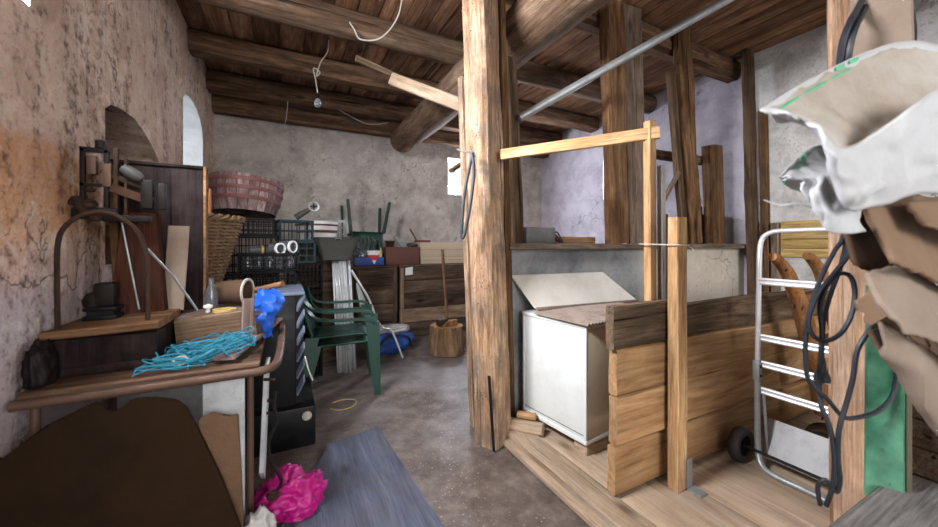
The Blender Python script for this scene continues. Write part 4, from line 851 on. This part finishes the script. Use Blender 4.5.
# heap of blue twine
R = random.Random(12); t = T('twine_heap', 'tangled heap of turquoise baling twine on the workbench', 'twine', (-.32, 1.85, TZ))
bm = new_bm()
for k in range(46):
    c0 = Vector((R.gauss(-.30, .075), R.gauss(1.88, .055), 0)); a = R.random()*2*PI; pts = []
    ra, rb = R.uniform(.05, .15), R.uniform(.02, .06)
    for j in range(7):
        a += R.uniform(.5, 1.4); hh = max(0, .075-abs(c0.x+.29)*.30)
        p = c0+Vector((ra*math.cos(a), rb*math.sin(a), TZ+.006+R.random()*hh)); p.y = min(max(p.y, 1.735), 2.06); p.x = min(max(p.x, -.50 if p.y < 1.84 else -.44), -.13)
        if p.x > -.27: p.z += .028
        pts.append(p)
    tube(bm, smooth_path(pts, 5), .0026, 5)
t.part('strands', bm, M['twine'])
bm = new_bm()
for dx, dy, r_ in ((-.375, 1.80, .022),): tube(bm, smooth_path([(dx+r_*math.cos(a), dy+r_*.6*math.sin(a), TZ+.03+.012*math.sin(a)) for a in [k*PI/4 for k in range(8)]], 4, True), .004, 6, closed=True)
t.part('loop', bm, M['rope'], label='pale cord loop')
# floor: plywood, bags
bm = new_bm(); slab(bm, [(.24, 2.40, .010), (-.12, 1.55, .010), (-.25, .75, .010), (.68, .75, .010), (.615, 1.56, .010), (.56, 2.48, .010)], .0095)
tag(obj('plywood_sheet', bm, M['ply'], smooth=False), 'worn blue-grey plywood sheet lying flat on the floor', 'sheet')
t = T('pink_bag', 'crumpled magenta plastic bag lying on the blue-grey plywood sheet', 'bag', (.03, 1.93, .01))
bm = new_bm(); crumple(bm, (.020, 1.90, .055), (.105, .08, .075), 3, .55, 5, .012); t.part('film', bm, M['pink'], angle=180)
bm = new_bm(); crumple(bm, (.005, 1.94, .105), (.045, .035, .06), 8, .5, 4, .012); t.part('knot', bm, M['pink'], angle=180)
t = T('grey_sack', 'dirty off-white sack slumped between fibre board and magenta bag', 'sack', (-.10, 1.65, .01))
bm = new_bm(); crumple(bm, (-.098, 1.655, .075), (.055, .08, .095), 6, .25, 5, .012); t.part('body', bm, M['floorsack'], angle=180)

# ============================================================ CRATES, BASKETS AND TUB AGAINST THE LEFT WALL
def crate_bm(w, d, h, nx, nz, bar=.012, solid_bottom=True, taper=.94):
    bm = new_bm()
    def side(a, b, n):
        a0, b0 = Vector(a)*taper, Vector(b)*taper; a0.z = b0.z = 0
        a1, b1 = Vector(a), Vector(b); a1.z = b1.z = h
        dr = (b1-a1).normalized(); ang = math.atan2(dr.y, dr.x)
        for i in range(nz+1):
            f = i/nz; p, q = a0.lerp(a1, f), b0.lerp(b1, f); z = min(max(f*h, bar*.6), h-bar*.6); th = bar*1.25 if i in (0, nz) else bar*.8
            box(bm, ((p.x+q.x)/2, (p.y+q.y)/2, z), ((q-p).length, bar*.5, th), Euler((0, 0, ang)))
        for i in range(nx+1):
            f = i/nx; p, q = a0.lerp(b0, f), a1.lerp(b1, f)
            th = bar*1.5 if i in (0, nx) else bar*.7
            m_ = (p+q)/2; box(bm, m_, (th, bar*.5, h), Euler((0, 0, ang)))
    c = [(-w/2, -d/2, 0), (w/2, -d/2, 0), (w/2, d/2, 0), (-w/2, d/2, 0)]
    for i in range(4): side(c[i], c[(i+1) % 4], max(2, int(nx*((w, d)[i % 2])/w)))
    bx(bm, -w/2*taper, w/2*taper, -d/2*taper, d/2*taper, .001, .008)
    return bm
def rim_bm(w, d, h, th=.012):
    bm = new_bm()
    for s in (-1, 1): box(bm, (0, s*d/2, h-.007), (w+th, th, .016)); box(bm, (s*w/2, 0, h-.007), (th, d+th, .016))
    return bm
def crate(name, label, loc, w, d, h, mat, nx=8, nz=4, rz=0, group='plastic crates'):
    t = T(name, label, 'crate', (0, 0, 0), group)
    t.part('lattice', crate_bm(w, d, h, nx, nz), mat); t.part('rim', rim_bm(w, d, h), mat)
    t.o.location = loc; t.o.rotation_euler = (0, 0, rz); return t
for k in range(3):
    crate('plastic_crate', ['lowest black lattice crate of the stack below the wicker basket', 'second black lattice crate of the stack below the wicker basket', 'top black lattice crate directly below the wicker basket'][k], (-.565, 2.92, .001+.325*k), .38, .36, .322, M['blackplastic'])
for k in range(4):
    crate('plastic_crate', ['lowest', 'second', 'third', 'topmost'][k]+' black lattice crate of the stack below the half barrel', (-.27, 3.62, .001+.332*k), .42, .36, .329, M['blackplastic'])
crate('slatted_crate', 'shallow dark slatted crate directly under the half barrel', (-.27, 3.60, 1.331), .36, .34, .135, M['blackplastic'], 10, 3)
for k in range(3):
    crate('plastic_crate', ['lowest', 'second', 'third'][k]+' black lattice crate of the stack below the jar basket', (-.11, 3.20, .001+.352*k), .36, .27, .349, M['blackplastic'], 9, 6)
for k in range(4):
    crate('plastic_crate', ['lowest', 'second', 'third', 'fourth'][k]+' black crate of the stack carrying the teal crates', (.16, 3.83, .001+.27*k), .30, .26, .268, M['blackplastic'])
crate('bottle_crate', 'lower teal plastic bottle crate between the half barrel and metal pan', (.105, 3.80, 1.084), .28, .27, .20, M['teal'], 4, 3)
crate('bottle_crate', 'upper teal plastic bottle crate tilted beside the half barrel', (.07, 3.77, 1.287), .28, .26, .19, M['teal'], 4, 2, .15)
t = T('jar_basket', 'black wire basket heaped with glass jars on a crate stack', 'basket', (0, 0, 0))
t.part('wire', crate_bm(.40, .26, .13, 16, 5, .006), M['blackplastic']); t.part('rim', rim_bm(.40, .26, .13, .010), M['blackplastic'])
t.o.location = (-.115, 3.20, 1.058)
R = random.Random(5); n = 0
for ix in range(5):
    for iy in range(2):
        jt = T('glass_jar', 'empty clear glass jar packed inside the black wire basket', 'jar', (-.255+.07*ix, 3.15+.08*iy, 1.068), 'glass jars in the wire basket')
        bm = new_bm(); lathe(bm, [(.001, 0), (.028, 0), (.03, .006), (.03, .07), (.024, .082), (.024, .095), (.021, .095), (.021, .08), (.027, .068), (.027, .01), (.001, .006)], 14, jt.loc); jt.part('body', bm, M['glass'])
def lying(name, label, cat, c, r, ln, mat, capm, ax, group=None):
    t = T(name, label, cat, Vector(c)-Vector((0, 0, r)), group); rt = Matrix.Translation(c) @ Matrix.Rotation(ax, 4, 'Z') @ Matrix.Rotation(PI/2, 4, 'Y')
    bm = new_bm(); lathe(bm, [(.001, -ln/2), (r, -ln/2), (r, ln/2), (r*.8, ln/2), (r*.75, -ln/2+.01), (.001, -ln/2+.01)], 22); t.part('body', bm, mat, mtx=rt)
    bm = new_bm(); lathe(bm, [(r*.8, ln/2-.012), (r*1.06, ln/2-.012), (r*1.06, ln/2+.004), (r*.8, ln/2+.004)], 22, closed_prof=True); t.part('rim', bm, capm, mtx=rt); return t
lying('yellow_jar', 'jar with yellow lid lying on top of the wire basket', 'jar', (-.205, 3.17, 1.213), .032, .09, M['glass'], M['yellow'], .3)
lying('clear_cup', 'clear plastic cup lying left on the jars of the wire basket', 'cup', (-.065, 3.14, 1.222), .042, .09, M['clearplastic'], M['white'], -.9, 'clear cups on the jars')
lying('clear_cup', 'clear plastic cup lying right and higher on the wire basket', 'cup', (.015, 3.19, 1.236), .046, .09, M['clearplastic'], M['white'], -.7, 'clear cups on the jars')
# wicker basket
t = T('wicker_basket', 'conical brown wicker basket behind the dark cabinet', 'basket', (-.53, 2.90, .976))
bm = new_bm(); bc = Vector((-.53, 2.90, .978)); NW = 20
def brad(f): return .135+.125*f
for k in range(NW):
    f = k/(NW-1); pts = []
    for j in range(72):
        a = 2*PI*j/72; r_ = brad(f)+.006*math.cos(a*14+PI*(k % 2)); pts.append(bc+Vector((r_*math.cos(a), r_*math.sin(a), .012+.42*f+.002*math.sin(a*28))))
    tube(bm, pts, .0095, 5, closed=True)
t.part('weave', bm, M['wicker'])
bm = new_bm()
for k in range(28):
    a = 2*PI*k/28; tube(bm, [bc+Vector((brad(0)*math.cos(a), brad(0)*math.sin(a), .004)), bc+Vector((brad(1)*math.cos(a), brad(1)*math.sin(a), .44))], .006, 5)
t.part('stakes', bm, M['wicker'])
bm = new_bm()
for ph in (0, PI):
    tube(bm, [bc+Vector(((brad(1)+.012*math.cos(a*16+ph))*math.cos(a), (brad(1)+.012*math.cos(a*16+ph))*math.sin(a), .445+.012*math.sin(a*16+ph))) for a in [2*PI*j/120 for j in range(120)]], .012, 6, closed=True)
t.part('rim', bm, M['wicker'], label='braided rim')
bm = new_bm(); lathe(bm, [(.001, .0), (.13, .0), (.13, .012), (.001, .012)], 24, bc); t.part('bottom', bm, M['wicker'])
# half barrel
t = T('half_barrel', 'weathered half barrel tub with three red iron hoops on the crates', 'tub', (-.27, 3.60, 1.468))
bc = Vector((-.27, 3.60, 1.475)); NS = 22
def tr(z): return .235+.048*(z/.28)+.012*math.sin(PI*z/.28)
for k in range(NS):
    bm = new_bm(); a0, a1 = 2*PI*k/NS+.006, 2*PI*(k+1)/NS-.006; zt = .285+.006*math.sin(k*7.3)
    def st(u, v):                                     # closed stave outline: outside up, inside down
        a = a0+(a1-a0)*u; w = v*2
        z = zt*min(1, w) if w <= 1 else zt*(2-w); r_ = tr(z)-(0 if w <= 1 else .018)
        return bc+Vector((r_*math.cos(a), r_*math.sin(a), z))
    grid(bm, 3, 16, st); bmesh.ops.remove_doubles(bm, verts=bm.verts, dist=.0005); bmesh.ops.holes_fill(bm, edges=bm.edges[:], sides=0); t.part('stave', bm, M['barrel'])
for z in (.10, .175, .245):
    bm = new_bm(); lathe(bm, [(tr(z-.014)+.001, z-.014), (tr(z-.014)+.006, z-.014), (tr(z+.014)+.006, z+.014), (tr(z+.014)+.001, z+.014)], 48, bc, closed_prof=True)
    t.part('hoop', bm, surf('red_hoop', (.17, .055, .055), .6, metal=.2, dirt=.5, sc=10) if 'hoop' not in M else M['hoop'], label='dull red iron hoop'); M.setdefault('hoop', bpy.data.materials['red_hoop'])
bm = new_bm(); lathe(bm, [(.001, .02), (.225, .02), (.225, .035), (.001, .035)], 32, bc); t.part('bottom', bm, M['barrel'])
t.o.rotation_euler = (-.12, .05, 0); t.o.location = (-.315, 3.60, 1.502)
timber('orange_board', 'bright orange plastic strip standing in the wicker basket', 'board', (-.455, 2.88, 1.0), (-.448, 2.90, 1.62), .012, .15, M['orange'], up=(0, 1, 0), seed=130, jit=.0005, cham=.002, taper=.4)
# pulley tool, round white tub, bundle and metal pan
t = T('drive_wheel_tool', 'old hand drill with round crank wheel lying on the teal crate', 'tool', (.13, 3.78, 1.48))
p0, p1 = Vector((.08, 3.72, 1.505)), Vector((.215, 3.72, 1.60))
bm = new_bm(); tube(bm, [p0, p0.lerp(p1, .6), p1], .026, 12, radii=[.03, .024, .018]); t.part('arm', bm, M['trough'])
bm = new_bm(); lathe(bm, [(.032, -.012), (.05, -.016), (.05, .016), (.032, .012)], 28, closed_prof=True); rt = Matrix.Translation(p1+Vector((.02, -.01, .015))) @ Matrix.Rotation(PI/2, 4, 'X'); w_ = t.part('wheel', bm, M['greysteel'], mtx=rt)
bm = new_bm(); lathe(bm, [(.001, -.02), (.012, -.02), (.012, .02), (.001, .02)], 14); box(bm, (0, 0, 0), (.075, .012, .010)); box(bm, (0, 0, 0), (.012, .075, .010)); t.part('hub', bm, M['blackiron'], mtx=rt, parent=w_)
t = T('box_stack', 'stack of dark wooden boxes standing behind the shiny metal strips', 'box', (.50, 4.5, 0))  # separate boxes piled up, kept as parts of one thing
for k in range(3):
    bm = new_bm(); bx(bm, .10, .66, 4.10, 4.66, .002+.43*k, .428+.43*k, .004); t.part('stacked_box', bm, M['chest'])
t = T('white_tub', 'round white enamel tub with red bands behind the metal pan', 'tub', (.33, 4.36, 1.29))
bm = new_bm(); lathe(bm, [(.001, 0), (.19, 0), (.225, .21), (.235, .22), (.22, .22), (.18, .012), (.001, .012)], 36, (.31, 4.36, 1.2925)); t.part('body', bm, M['white'])
bm = new_bm(); lathe(bm, [(.2075, .09), (.211, .09), (.2145, .12), (.211, .12)], 36, (.31, 4.36, 1.2925), closed_prof=True); lathe(bm, [(.219, .165), (.222, .165), (.225, .185), (.222, .185)], 36, (.31, 4.36, 1.2925), closed_prof=True); t.part('band', bm, M['boxbrown'], label='dull red band')
crate('grey_crate', 'tilted dark grey slatted crate right of the white tub', (.575, 4.55, 1.292), .15, .16, .25, M['greysteel'], 5, 3, -.1)
t = T('metal_pan', 'dark grey flared metal pan lying on top of the roofing sheets', 'pan', (.60, 4.02, 1.04))
def pan(u, v, g):
    a = 2*PI*u; sx = math.copysign(abs(math.cos(a))**.35, math.cos(a)); sy = math.copysign(abs(math.sin(a))**.35, math.sin(a))
    prof = [(.62, 0), (.62, 0), (1, .165), (1.06, .175), (.97, .165), (.58, .012)]
    x = v*(len(prof)-1); i = min(int(x), len(prof)-2); f = x-i; r_ = prof[i][0]*(1-f)+prof[i+1][0]*f; z = prof[i][1]*(1-f)+prof[i+1][1]*f
    return Vector((.455+.225*r_*sx, 3.90+.13*r_*sy, 1.10+z*1.3))
bm = new_bm(); grid(bm, 40, 15, lambda u, v: pan(u, v, 0)); bmesh.ops.remove_doubles(bm, verts=bm.verts, dist=.0004); bmesh.ops.holes_fill(bm, edges=bm.edges[:], sides=0); t.part('body', bm, M['trough'])
bm = new_bm()
tube(bm, smooth_path([(.43, 3.765, 1.30), (.44, 3.75, 1.315), (.48, 3.75, 1.315), (.49, 3.765, 1.30)], 4), .005, 6); t.part('handle', bm, M['galv'])
for k, (x0, x1, yy) in enumerate([(.415, .50, 3.90), (.475, .545, 3.86), (.53, .60, 3.93)]):
    bm = new_bm(); grid(bm, 20, 4, lambda u, v: Vector((x0+.055*v*0+(x1-x0)*u+.03*(1-v), yy-.20*(1-v)+.010*math.sin(u*5*PI), .004+1.085*v)))
    o = obj('roofing_sheet', bm, M['sheet']); md = o.modifiers.new('t', 'SOLIDIFY'); md.thickness = .003
    tag(o, ['left shiny corrugated metal strip leaning upright under the pan', 'front shiny corrugated metal strip leaning upright under the pan', 'right shiny corrugated metal strip leaning upright under the pan'][k], 'metal sheet', 'roofing strips')
# black louvred cabinet
t = T('louvred_cabinet', 'tall narrow black metal cabinet with blue-grey slatted edge right of the workbench', 'cabinet', (.0, 2.75, .0))
bm = new_bm(); bx(bm, -.19, .055, 2.50, 2.98, .03, .935, .006); t.part('body', bm, M['blackmetal'])
bm = new_bm(); bx(bm, -.185, .165, 2.44, 2.99, .002, .25, .012); t.part('plinth', bm, M['blackmetal'])
bm = new_bm(); bx(bm, -.20, .105, 2.49, 2.99, .935, .955, .004); t.part('top', bm, M['louvre'], label='blue-grey top')
bm = new_bm(); bx(bm, .055, .10, 2.52, 2.98, .25, .935); t.part('side_column', bm, M['blackmetal'])
for k in range(6):
    z = .33+.105*k
    bm = new_bm(); slab(bm, [(.058, 2.492, z-.02), (.098, 2.492, z+.06), (.098, 2.518, z+.095), (.058, 2.518, z+.015)], .012); t.part('louvre', bm, M['louvre'])
rt = Matrix.Translation((.115, 2.438, .195)) @ Matrix.Rotation(PI/2, 4, 'X')
bm = new_bm(); lathe(bm, [(.001, .016), (.018, .016), (.028, .006), (.028, -.002), (.001, -.002)], 20); t.part('knob', bm, M['rope'], mtx=rt, label='pale round knob')
bm = new_bm(); tube(bm, smooth_path([(.106, 2.49, .55), (.125, 2.47, .47), (.15, 2.46, .40)], 4), .006, 6); t.part('lever', bm, M['galv'])

# ============================================================ GREEN CHAIRS
def chair_parts(t):
    g = M['green']
    def seat(u, v): x = -.21+.44*u; return Vector((x, (-.21+.42*v)*(1-.1*(1-u)), .425-.02*math.sin(PI*u)*math.sin(PI*v)+.02*u-.03*max(0, u-.88)*8))
    bm = new_bm(); grid(bm, 10, 10, seat); o = t.part('seat', bm, g); o.modifiers.new('t', 'SOLIDIFY').thickness = .018
    bm = new_bm()
    def back(u, v):
        y = (-.21+.42*u)*(1-.12*v); top = .455*(1-.30*(2*abs(u-.5))**3); return Vector((-.215-.11*v-.03*(1-(2*u-1)**2), y, .41+top*v))
    grid(bm, 14, 10, back); bmesh.ops.delete(bm, geom=[f for f in bm.faces if .50 < f.calc_center_median().z < .76 and int((f.calc_center_median().y+.5)/.03) % 2 == 0 and abs(f.calc_center_median().y) < .15], context='FACES')
    o = t.part('backrest', bm, g); o.modifiers.new('t', 'SOLIDIFY').thickness = .016
    for s in (-1, 1):
        bm = new_bm(); p = smooth_path([(-.30, s*.195, .80), (-.27, s*.225, .72), (-.20, s*.25, .655), (-.05, s*.265, .635), (.14, s*.265, .635), (.22, s*.26, .62), (.245, s*.255, .585)], 5)
        for a, b in zip(p[:-1], p[1:]):
            d = (b-a); box(bm, (a+b)/2, (d.length*1.15, .052, .018), d.to_track_quat('X', 'Z').to_euler())
        t.part('armrest', bm, g)
        for fx, tx, tz in ((.27, .235, .60), (-.30, -.215, .43)):
            bm = new_bm(); n = 6; prev = None
            for i in range(n+1):
                f = i/n; c = Vector((fx+(tx-fx)*f, s*(.275+(-.02 if fx > 0 else -.06)*f), tz*f)); w = .026+.026*f
                ring = [bm.verts.new(c+Vector(q)) for q in ((w, -.012, 0), (w, .012, 0), (-w, .018, 0), (-w, -.012, 0))]
                if prev:
                    for k in range(4): bm.faces.new((prev[k], prev[(k+1) % 4], ring[(k+1) % 4], ring[k]))
                else: bm.faces.new(ring)
                prev = ring
            bm.faces.new(prev); t.part('leg', bm, g)
ch = T('garden_chair', 'dark green plastic armchair standing on the floor beside the metal sheets', 'chair', (0, 0, 0), 'green garden chairs'); chair_parts(ch)
ch.o.location = (.445, 3.33, .004); ch.o.rotation_euler = (0, 0, -.12)
c2 = copy_tree(ch.o, (.43, 3.333, .075), (0, 0, -.12), 'second dark green armchair nested on top of the floor one')
c3 = copy_tree(ch.o, (.99, 5.20, .995+.83), (PI+.02, .05, PI/2), 'green plastic chair upside down with legs in the air on the back chest')

# ============================================================ CHESTS AND CLUTTER ALONG THE BACK WALL
def chest(name, label, x0, x1, y0, y1, h, n, seed, light=None):
    t = T(name, label, 'chest', ((x0+x1)/2, (y0+y1)/2, 0))
    bh = (h-.03)/n
    for k in range(n):
        z = .004+bh*(k+.5)
        t.timber('front_board', (x0, y0, z), (x1, y0, z), .03, bh-.005, M['chestlight'] if light == k else M['chest'], seed=seed+k, jit=.003, label='lighter front board' if light == k else None)
    bm = new_bm(); bx(bm, x0+.01, x1-.01, y0+.02, y1, .003, h-.034, .004); t.part('body', bm, M['chest'])
    t.timber('lid', (x0-.01, (y0+y1)/2, h-.016), (x1+.01, (y0+y1)/2, h-.016), y1-y0+.04, .03, M['chest'], seed=seed+20, jit=.002)
    for xx in (x0+.03, x1-.03):
        t.timber('corner_batten', (xx, y0-.025, .01), (xx, y0-.025, h-.05), .05, .018, M['chestlight'] if light is not None and xx < x0+.1 else M['chest'], up=(0, 1, 0), seed=seed+30, jit=.002)
    return t
chest('plank_chest', 'dark plank chest at the back under the upturned green chair', .77, 1.315, 4.70, 5.40, .985, 4, 140)
t = chest('plank_chest', 'wider dark plank chest at the back behind the chopping stump', 1.36, 2.44, 4.74, 5.40, .985, 5, 150, light=1)
bm = new_bm(); slab(bm, [(1.43, 4.705, .84), (1.535, 4.705, .85), (1.535, 4.705, .955), (1.435, 4.705, .94)], .002); tag(obj('paper_note', bm, M['white']), 'small white paper note pinned on the wider plank chest', 'paper')
CZ = .987
t = T('blue_crate', 'blue plastic crate on the left back chest with white bag inside', 'crate', (.95, 4.85, CZ))
bm = new_bm(); bx(bm, .775, 1.145, 4.72, 4.87, CZ, CZ+.012); bx(bm, .775, 1.145, 4.72, 4.73, CZ, CZ+.105, .002); bx(bm, .775, 1.145, 4.86, 4.87, CZ, CZ+.105, .002); bx(bm, .775, .785, 4.73, 4.86, CZ, CZ+.105); bx(bm, 1.135, 1.145, 4.73, 4.86, CZ, CZ+.105); t.part('body', bm, M['bluecrate'])
t = T('plastic_bag', 'pale crumpled plastic bag hanging over the blue crate', 'bag', (.85, 4.8, CZ+.02))
bm = new_bm(); crumple(bm, (.865, 4.795, CZ+.115), (.075, .055, .075), 11, .4, 4, CZ+.014); t.part('film', bm, M['clearplastic'], angle=180)
t = T('paint_bucket', 'small white bucket with red label in the blue crate', 'bucket', (1.03, 4.84, CZ+.014))
bm = new_bm(); lathe(bm, [(.001, 0), (.07, 0), (.085, .155), (.09, .16), (.09, .175), (.001, .175)], 26, (1.02, 4.79, CZ+.014)); t.part('body', bm, M['white'])
bm = new_bm(); lathe(bm, [(.0755, .05), (.078, .05), (.085, .12), (.0825, .12)], 26, (1.02, 4.79, CZ+.014), closed_prof=True); t.part('label_band', bm, M['red'], label='red label')
t = T('yellow_bottle', 'slim yellowish bottle standing right of the white bucket', 'bottle', (1.118, 4.75, CZ+.014))
bm = new_bm(); lathe(bm, [(.001, 0), (.018, 0), (.018, .16), (.009, .19), (.009, .215), (.001, .215)], 16, (1.112, 4.755, CZ+.014)); t.part('body', bm, M['yellow'])
t = T('brown_box', 'dark red-brown box on the back chests left of the tan cartons', 'box', (1.4, 4.9, CZ))
bm = new_bm(); bx(bm, 1.175, 1.635, 4.72, 4.86, CZ, CZ+.225, .005); t.part('body', bm, M['boxbrown'])
bm = new_bm(); bx(bm, 1.17, 1.64, 4.715, 4.865, CZ+.2255, CZ+.236, .002); t.part('lid', bm, M['boxbrown'])
for k, (z0, z1, x0, lb) in enumerate([(CZ, CZ+.095, 1.67, 'lower flat tan carton on the wider back chest'), (CZ+.096, CZ+.30, 1.66, 'upper tan carton stacked on the flat one')]):
    t = T('tan_carton', lb, 'carton', (2.0, 4.9, z0), 'tan cartons')
    bm = new_bm(); bx(bm, x0, 2.38, 4.76, 5.12, z0, z1, .004); t.part('box', bm, M['boxtan'])
    bm = new_bm(); bx(bm, x0+.005, 2.375, 4.757, 4.761, (z0+z1)/2-.003, (z0+z1)/2+.003); t.part('tape', bm, M['cardgrey'])
t = T('grey_wedge', 'pale grey metal wedge tool leaning on the brown box', 'tool', (1.42, 4.95, CZ+.24))
bm = new_bm(); slab(bm, [(1.30, 4.82, CZ+.375), (1.335, 4.82, CZ+.385), (1.50, 4.84, CZ+.238), (1.42, 4.84, CZ+.238)], .025); t.part('blade', bm, M['greysteel'])
bm = new_bm(); crumple(bm, (1.56, 4.83, CZ+.262), (.06, .04, .03), 14, .4, 3, CZ+.237); t.part('grip', bm, M['trough'])
t = T('red_pruner', 'dull red flat tool lying on the tan carton', 'tool', (1.75, 5.0, CZ+.30))
bm = new_bm(); bx(bm, 1.66, 1.90, 4.98, 5.04, CZ+.301, CZ+.335, .008); t.part('body', bm, M['boxbrown'])
bm = new_bm(); tube(bm, [(1.72, 5.06, CZ+.31), (1.62, 5.10, CZ+.50)], .012, 8); t.part('handle', bm, M['postbrown'])
t = T('tin_pot', 'small reddish pot on the brown box beside the chair leg', 'pot', (1.22, 4.85, CZ+.237))
bm = new_bm(); lathe(bm, [(.001, 0), (.05, 0), (.06, .06), (.066, .07), (.066, .085), (.052, .085), (.04, .02), (.001, .02)], 22, (1.245, 4.80, CZ+.237)); t.part('body', bm, M['iron'])
# stump and splitting maul
t = T('chopping_stump', 'short thick log stump used as chopping block by the back chest', 'stump', (1.67, 3.86, 0))
bm = new_bm(); c = Vector((1.675, 3.86, 0)); off = Vector((3, 7, 1))
def stp(u, v):
    a = 2*PI*u; z = .315*v; r_ = .185+.02*(1-v)+.018*noise.noise(Vector((math.cos(a)*2, math.sin(a)*2, 1.3)))+.008*noise.noise(Vector((math.cos(a)*6, math.sin(a)*6, z*6)))
    return c+Vector((r_*math.cos(a), r_*math.sin(a), .002+z))
grid(bm, 56, 10, stp); bmesh.ops.remove_doubles(bm, verts=bm.verts, dist=.0005); t.part('bark', bm, M['stump'])
bm = new_bm(); bm.faces.new([bm.verts.new(stp(k/56, 1)+Vector((0, 0, .001))) for k in range(56)]); t.part('cut_face', bm, M['board'], label='pale sawn top')
t = T('splitting_maul', 'splitting maul with long wooden handle upright on the chopping stump', 'maul', (1.66, 3.84, .32))
bm = new_bm(); tube(bm, [(1.665, 3.83, .36), (1.648, 3.85, .70), (1.625, 3.88, 1.20)], .017, 10, radii=[.019, .016, .018]); t.part('handle', bm, M['handle'])
bm = new_bm(); box(bm, (1.60, 3.82, .365), (.13, .07, .075), Euler((0, 0, .1)), .008); t.part('head', bm, M['maulhead'])
bm = new_bm(); slab(bm, [(1.58, 3.75, .322), (1.76, 3.76, .322), (1.76, 3.75, .39), (1.66, 3.75, .385)], .06); t.part('wedge', bm, M['bentwood'], label='light wooden wedge')
# blue bag, forked stick, curved blade
t = T('blue_holdall', 'blue cloth bag with pale top lying on the floor before the back chests', 'bag', (1.09, 4.15, 0))
bm = new_bm(); crumple(bm, (1.10, 4.20, .13), (.235, .17, .15), 21, .14, 5, .004, 1.2); t.part('body', bm, M['bluecloth'], angle=180)
bm = new_bm(); crumple(bm, (1.11, 4.19, .262), (.17, .12, .04), 22, .3, 4); t.part('top', bm, M['floorsack'], label='pale top', angle=180)
bm = new_bm(); tube(bm, smooth_path([(.90, 4.05, .06), (.97, 4.0, .19), (1.10, 3.985, .235), (1.24, 4.0, .2), (1.31, 4.06, .07)], 6), .014, 8); t.part('strap', bm, M['cable'], label='dark strap')
t = T('forked_crutch', 'bare metal crutch with forked foot leaning beside the blue bag', 'crutch', (.86, 3.85, 0))
bm = new_bm(); tube(bm, smooth_path([(.58, 3.72, 1.0), (.62, 3.74, .93), (.74, 3.80, .74), (.80, 3.84, .62), (.86, 3.86, .45)], 4), .011, 8); t.part('shaft', bm, M['alu'])
for e in ((.83, 3.86, .03), (1.135, 3.83, .02)):
    bm = new_bm(); mx = .865 if e[0] < 1 else .98; tube(bm, smooth_path([(.86, 3.86, .45), (.855 if e[0] < 1 else .93, 3.855, .36), (mx-.02 if e[0] < 1 else 1.02, 3.85, .32 if e[0] > 1 else .2), e], 4), .010, 8); t.part('foot', bm, M['alu'])
t = T('curved_blade', 'long curved grey saw blade leaning beside the roofing strips', 'blade', (.75, 3.98, 0))
bm = new_bm(); n = 14; A = []; B = []
for i in range(n+1):
    f = i/n; z = .02+.82*f; xx = .80-.12*f+.05*math.sin(PI*f); w = .055*math.sin(PI*min(1, f*.9+.08))**.6
    A.append((xx-w, 3.95+.05*f, z)); B.append((xx+w*.6, 3.95+.05*f, z))
slab(bm, A+B[::-1], .006); t.part('steel', bm, M['greysteel'])
bm = new_bm(); tube(bm, smooth_path([(.30, 2.92, .006), (.36, 2.86, .006), (.46, 2.88, .006), (.50, 2.98, .006), (.42, 3.04, .006), (.33, 3.02, .006)], 5), .004, 5); tag(obj('floor_cord', bm, M['yellow']), 'loop of thin yellowish cord lying on the floor before the green chair', 'cord')
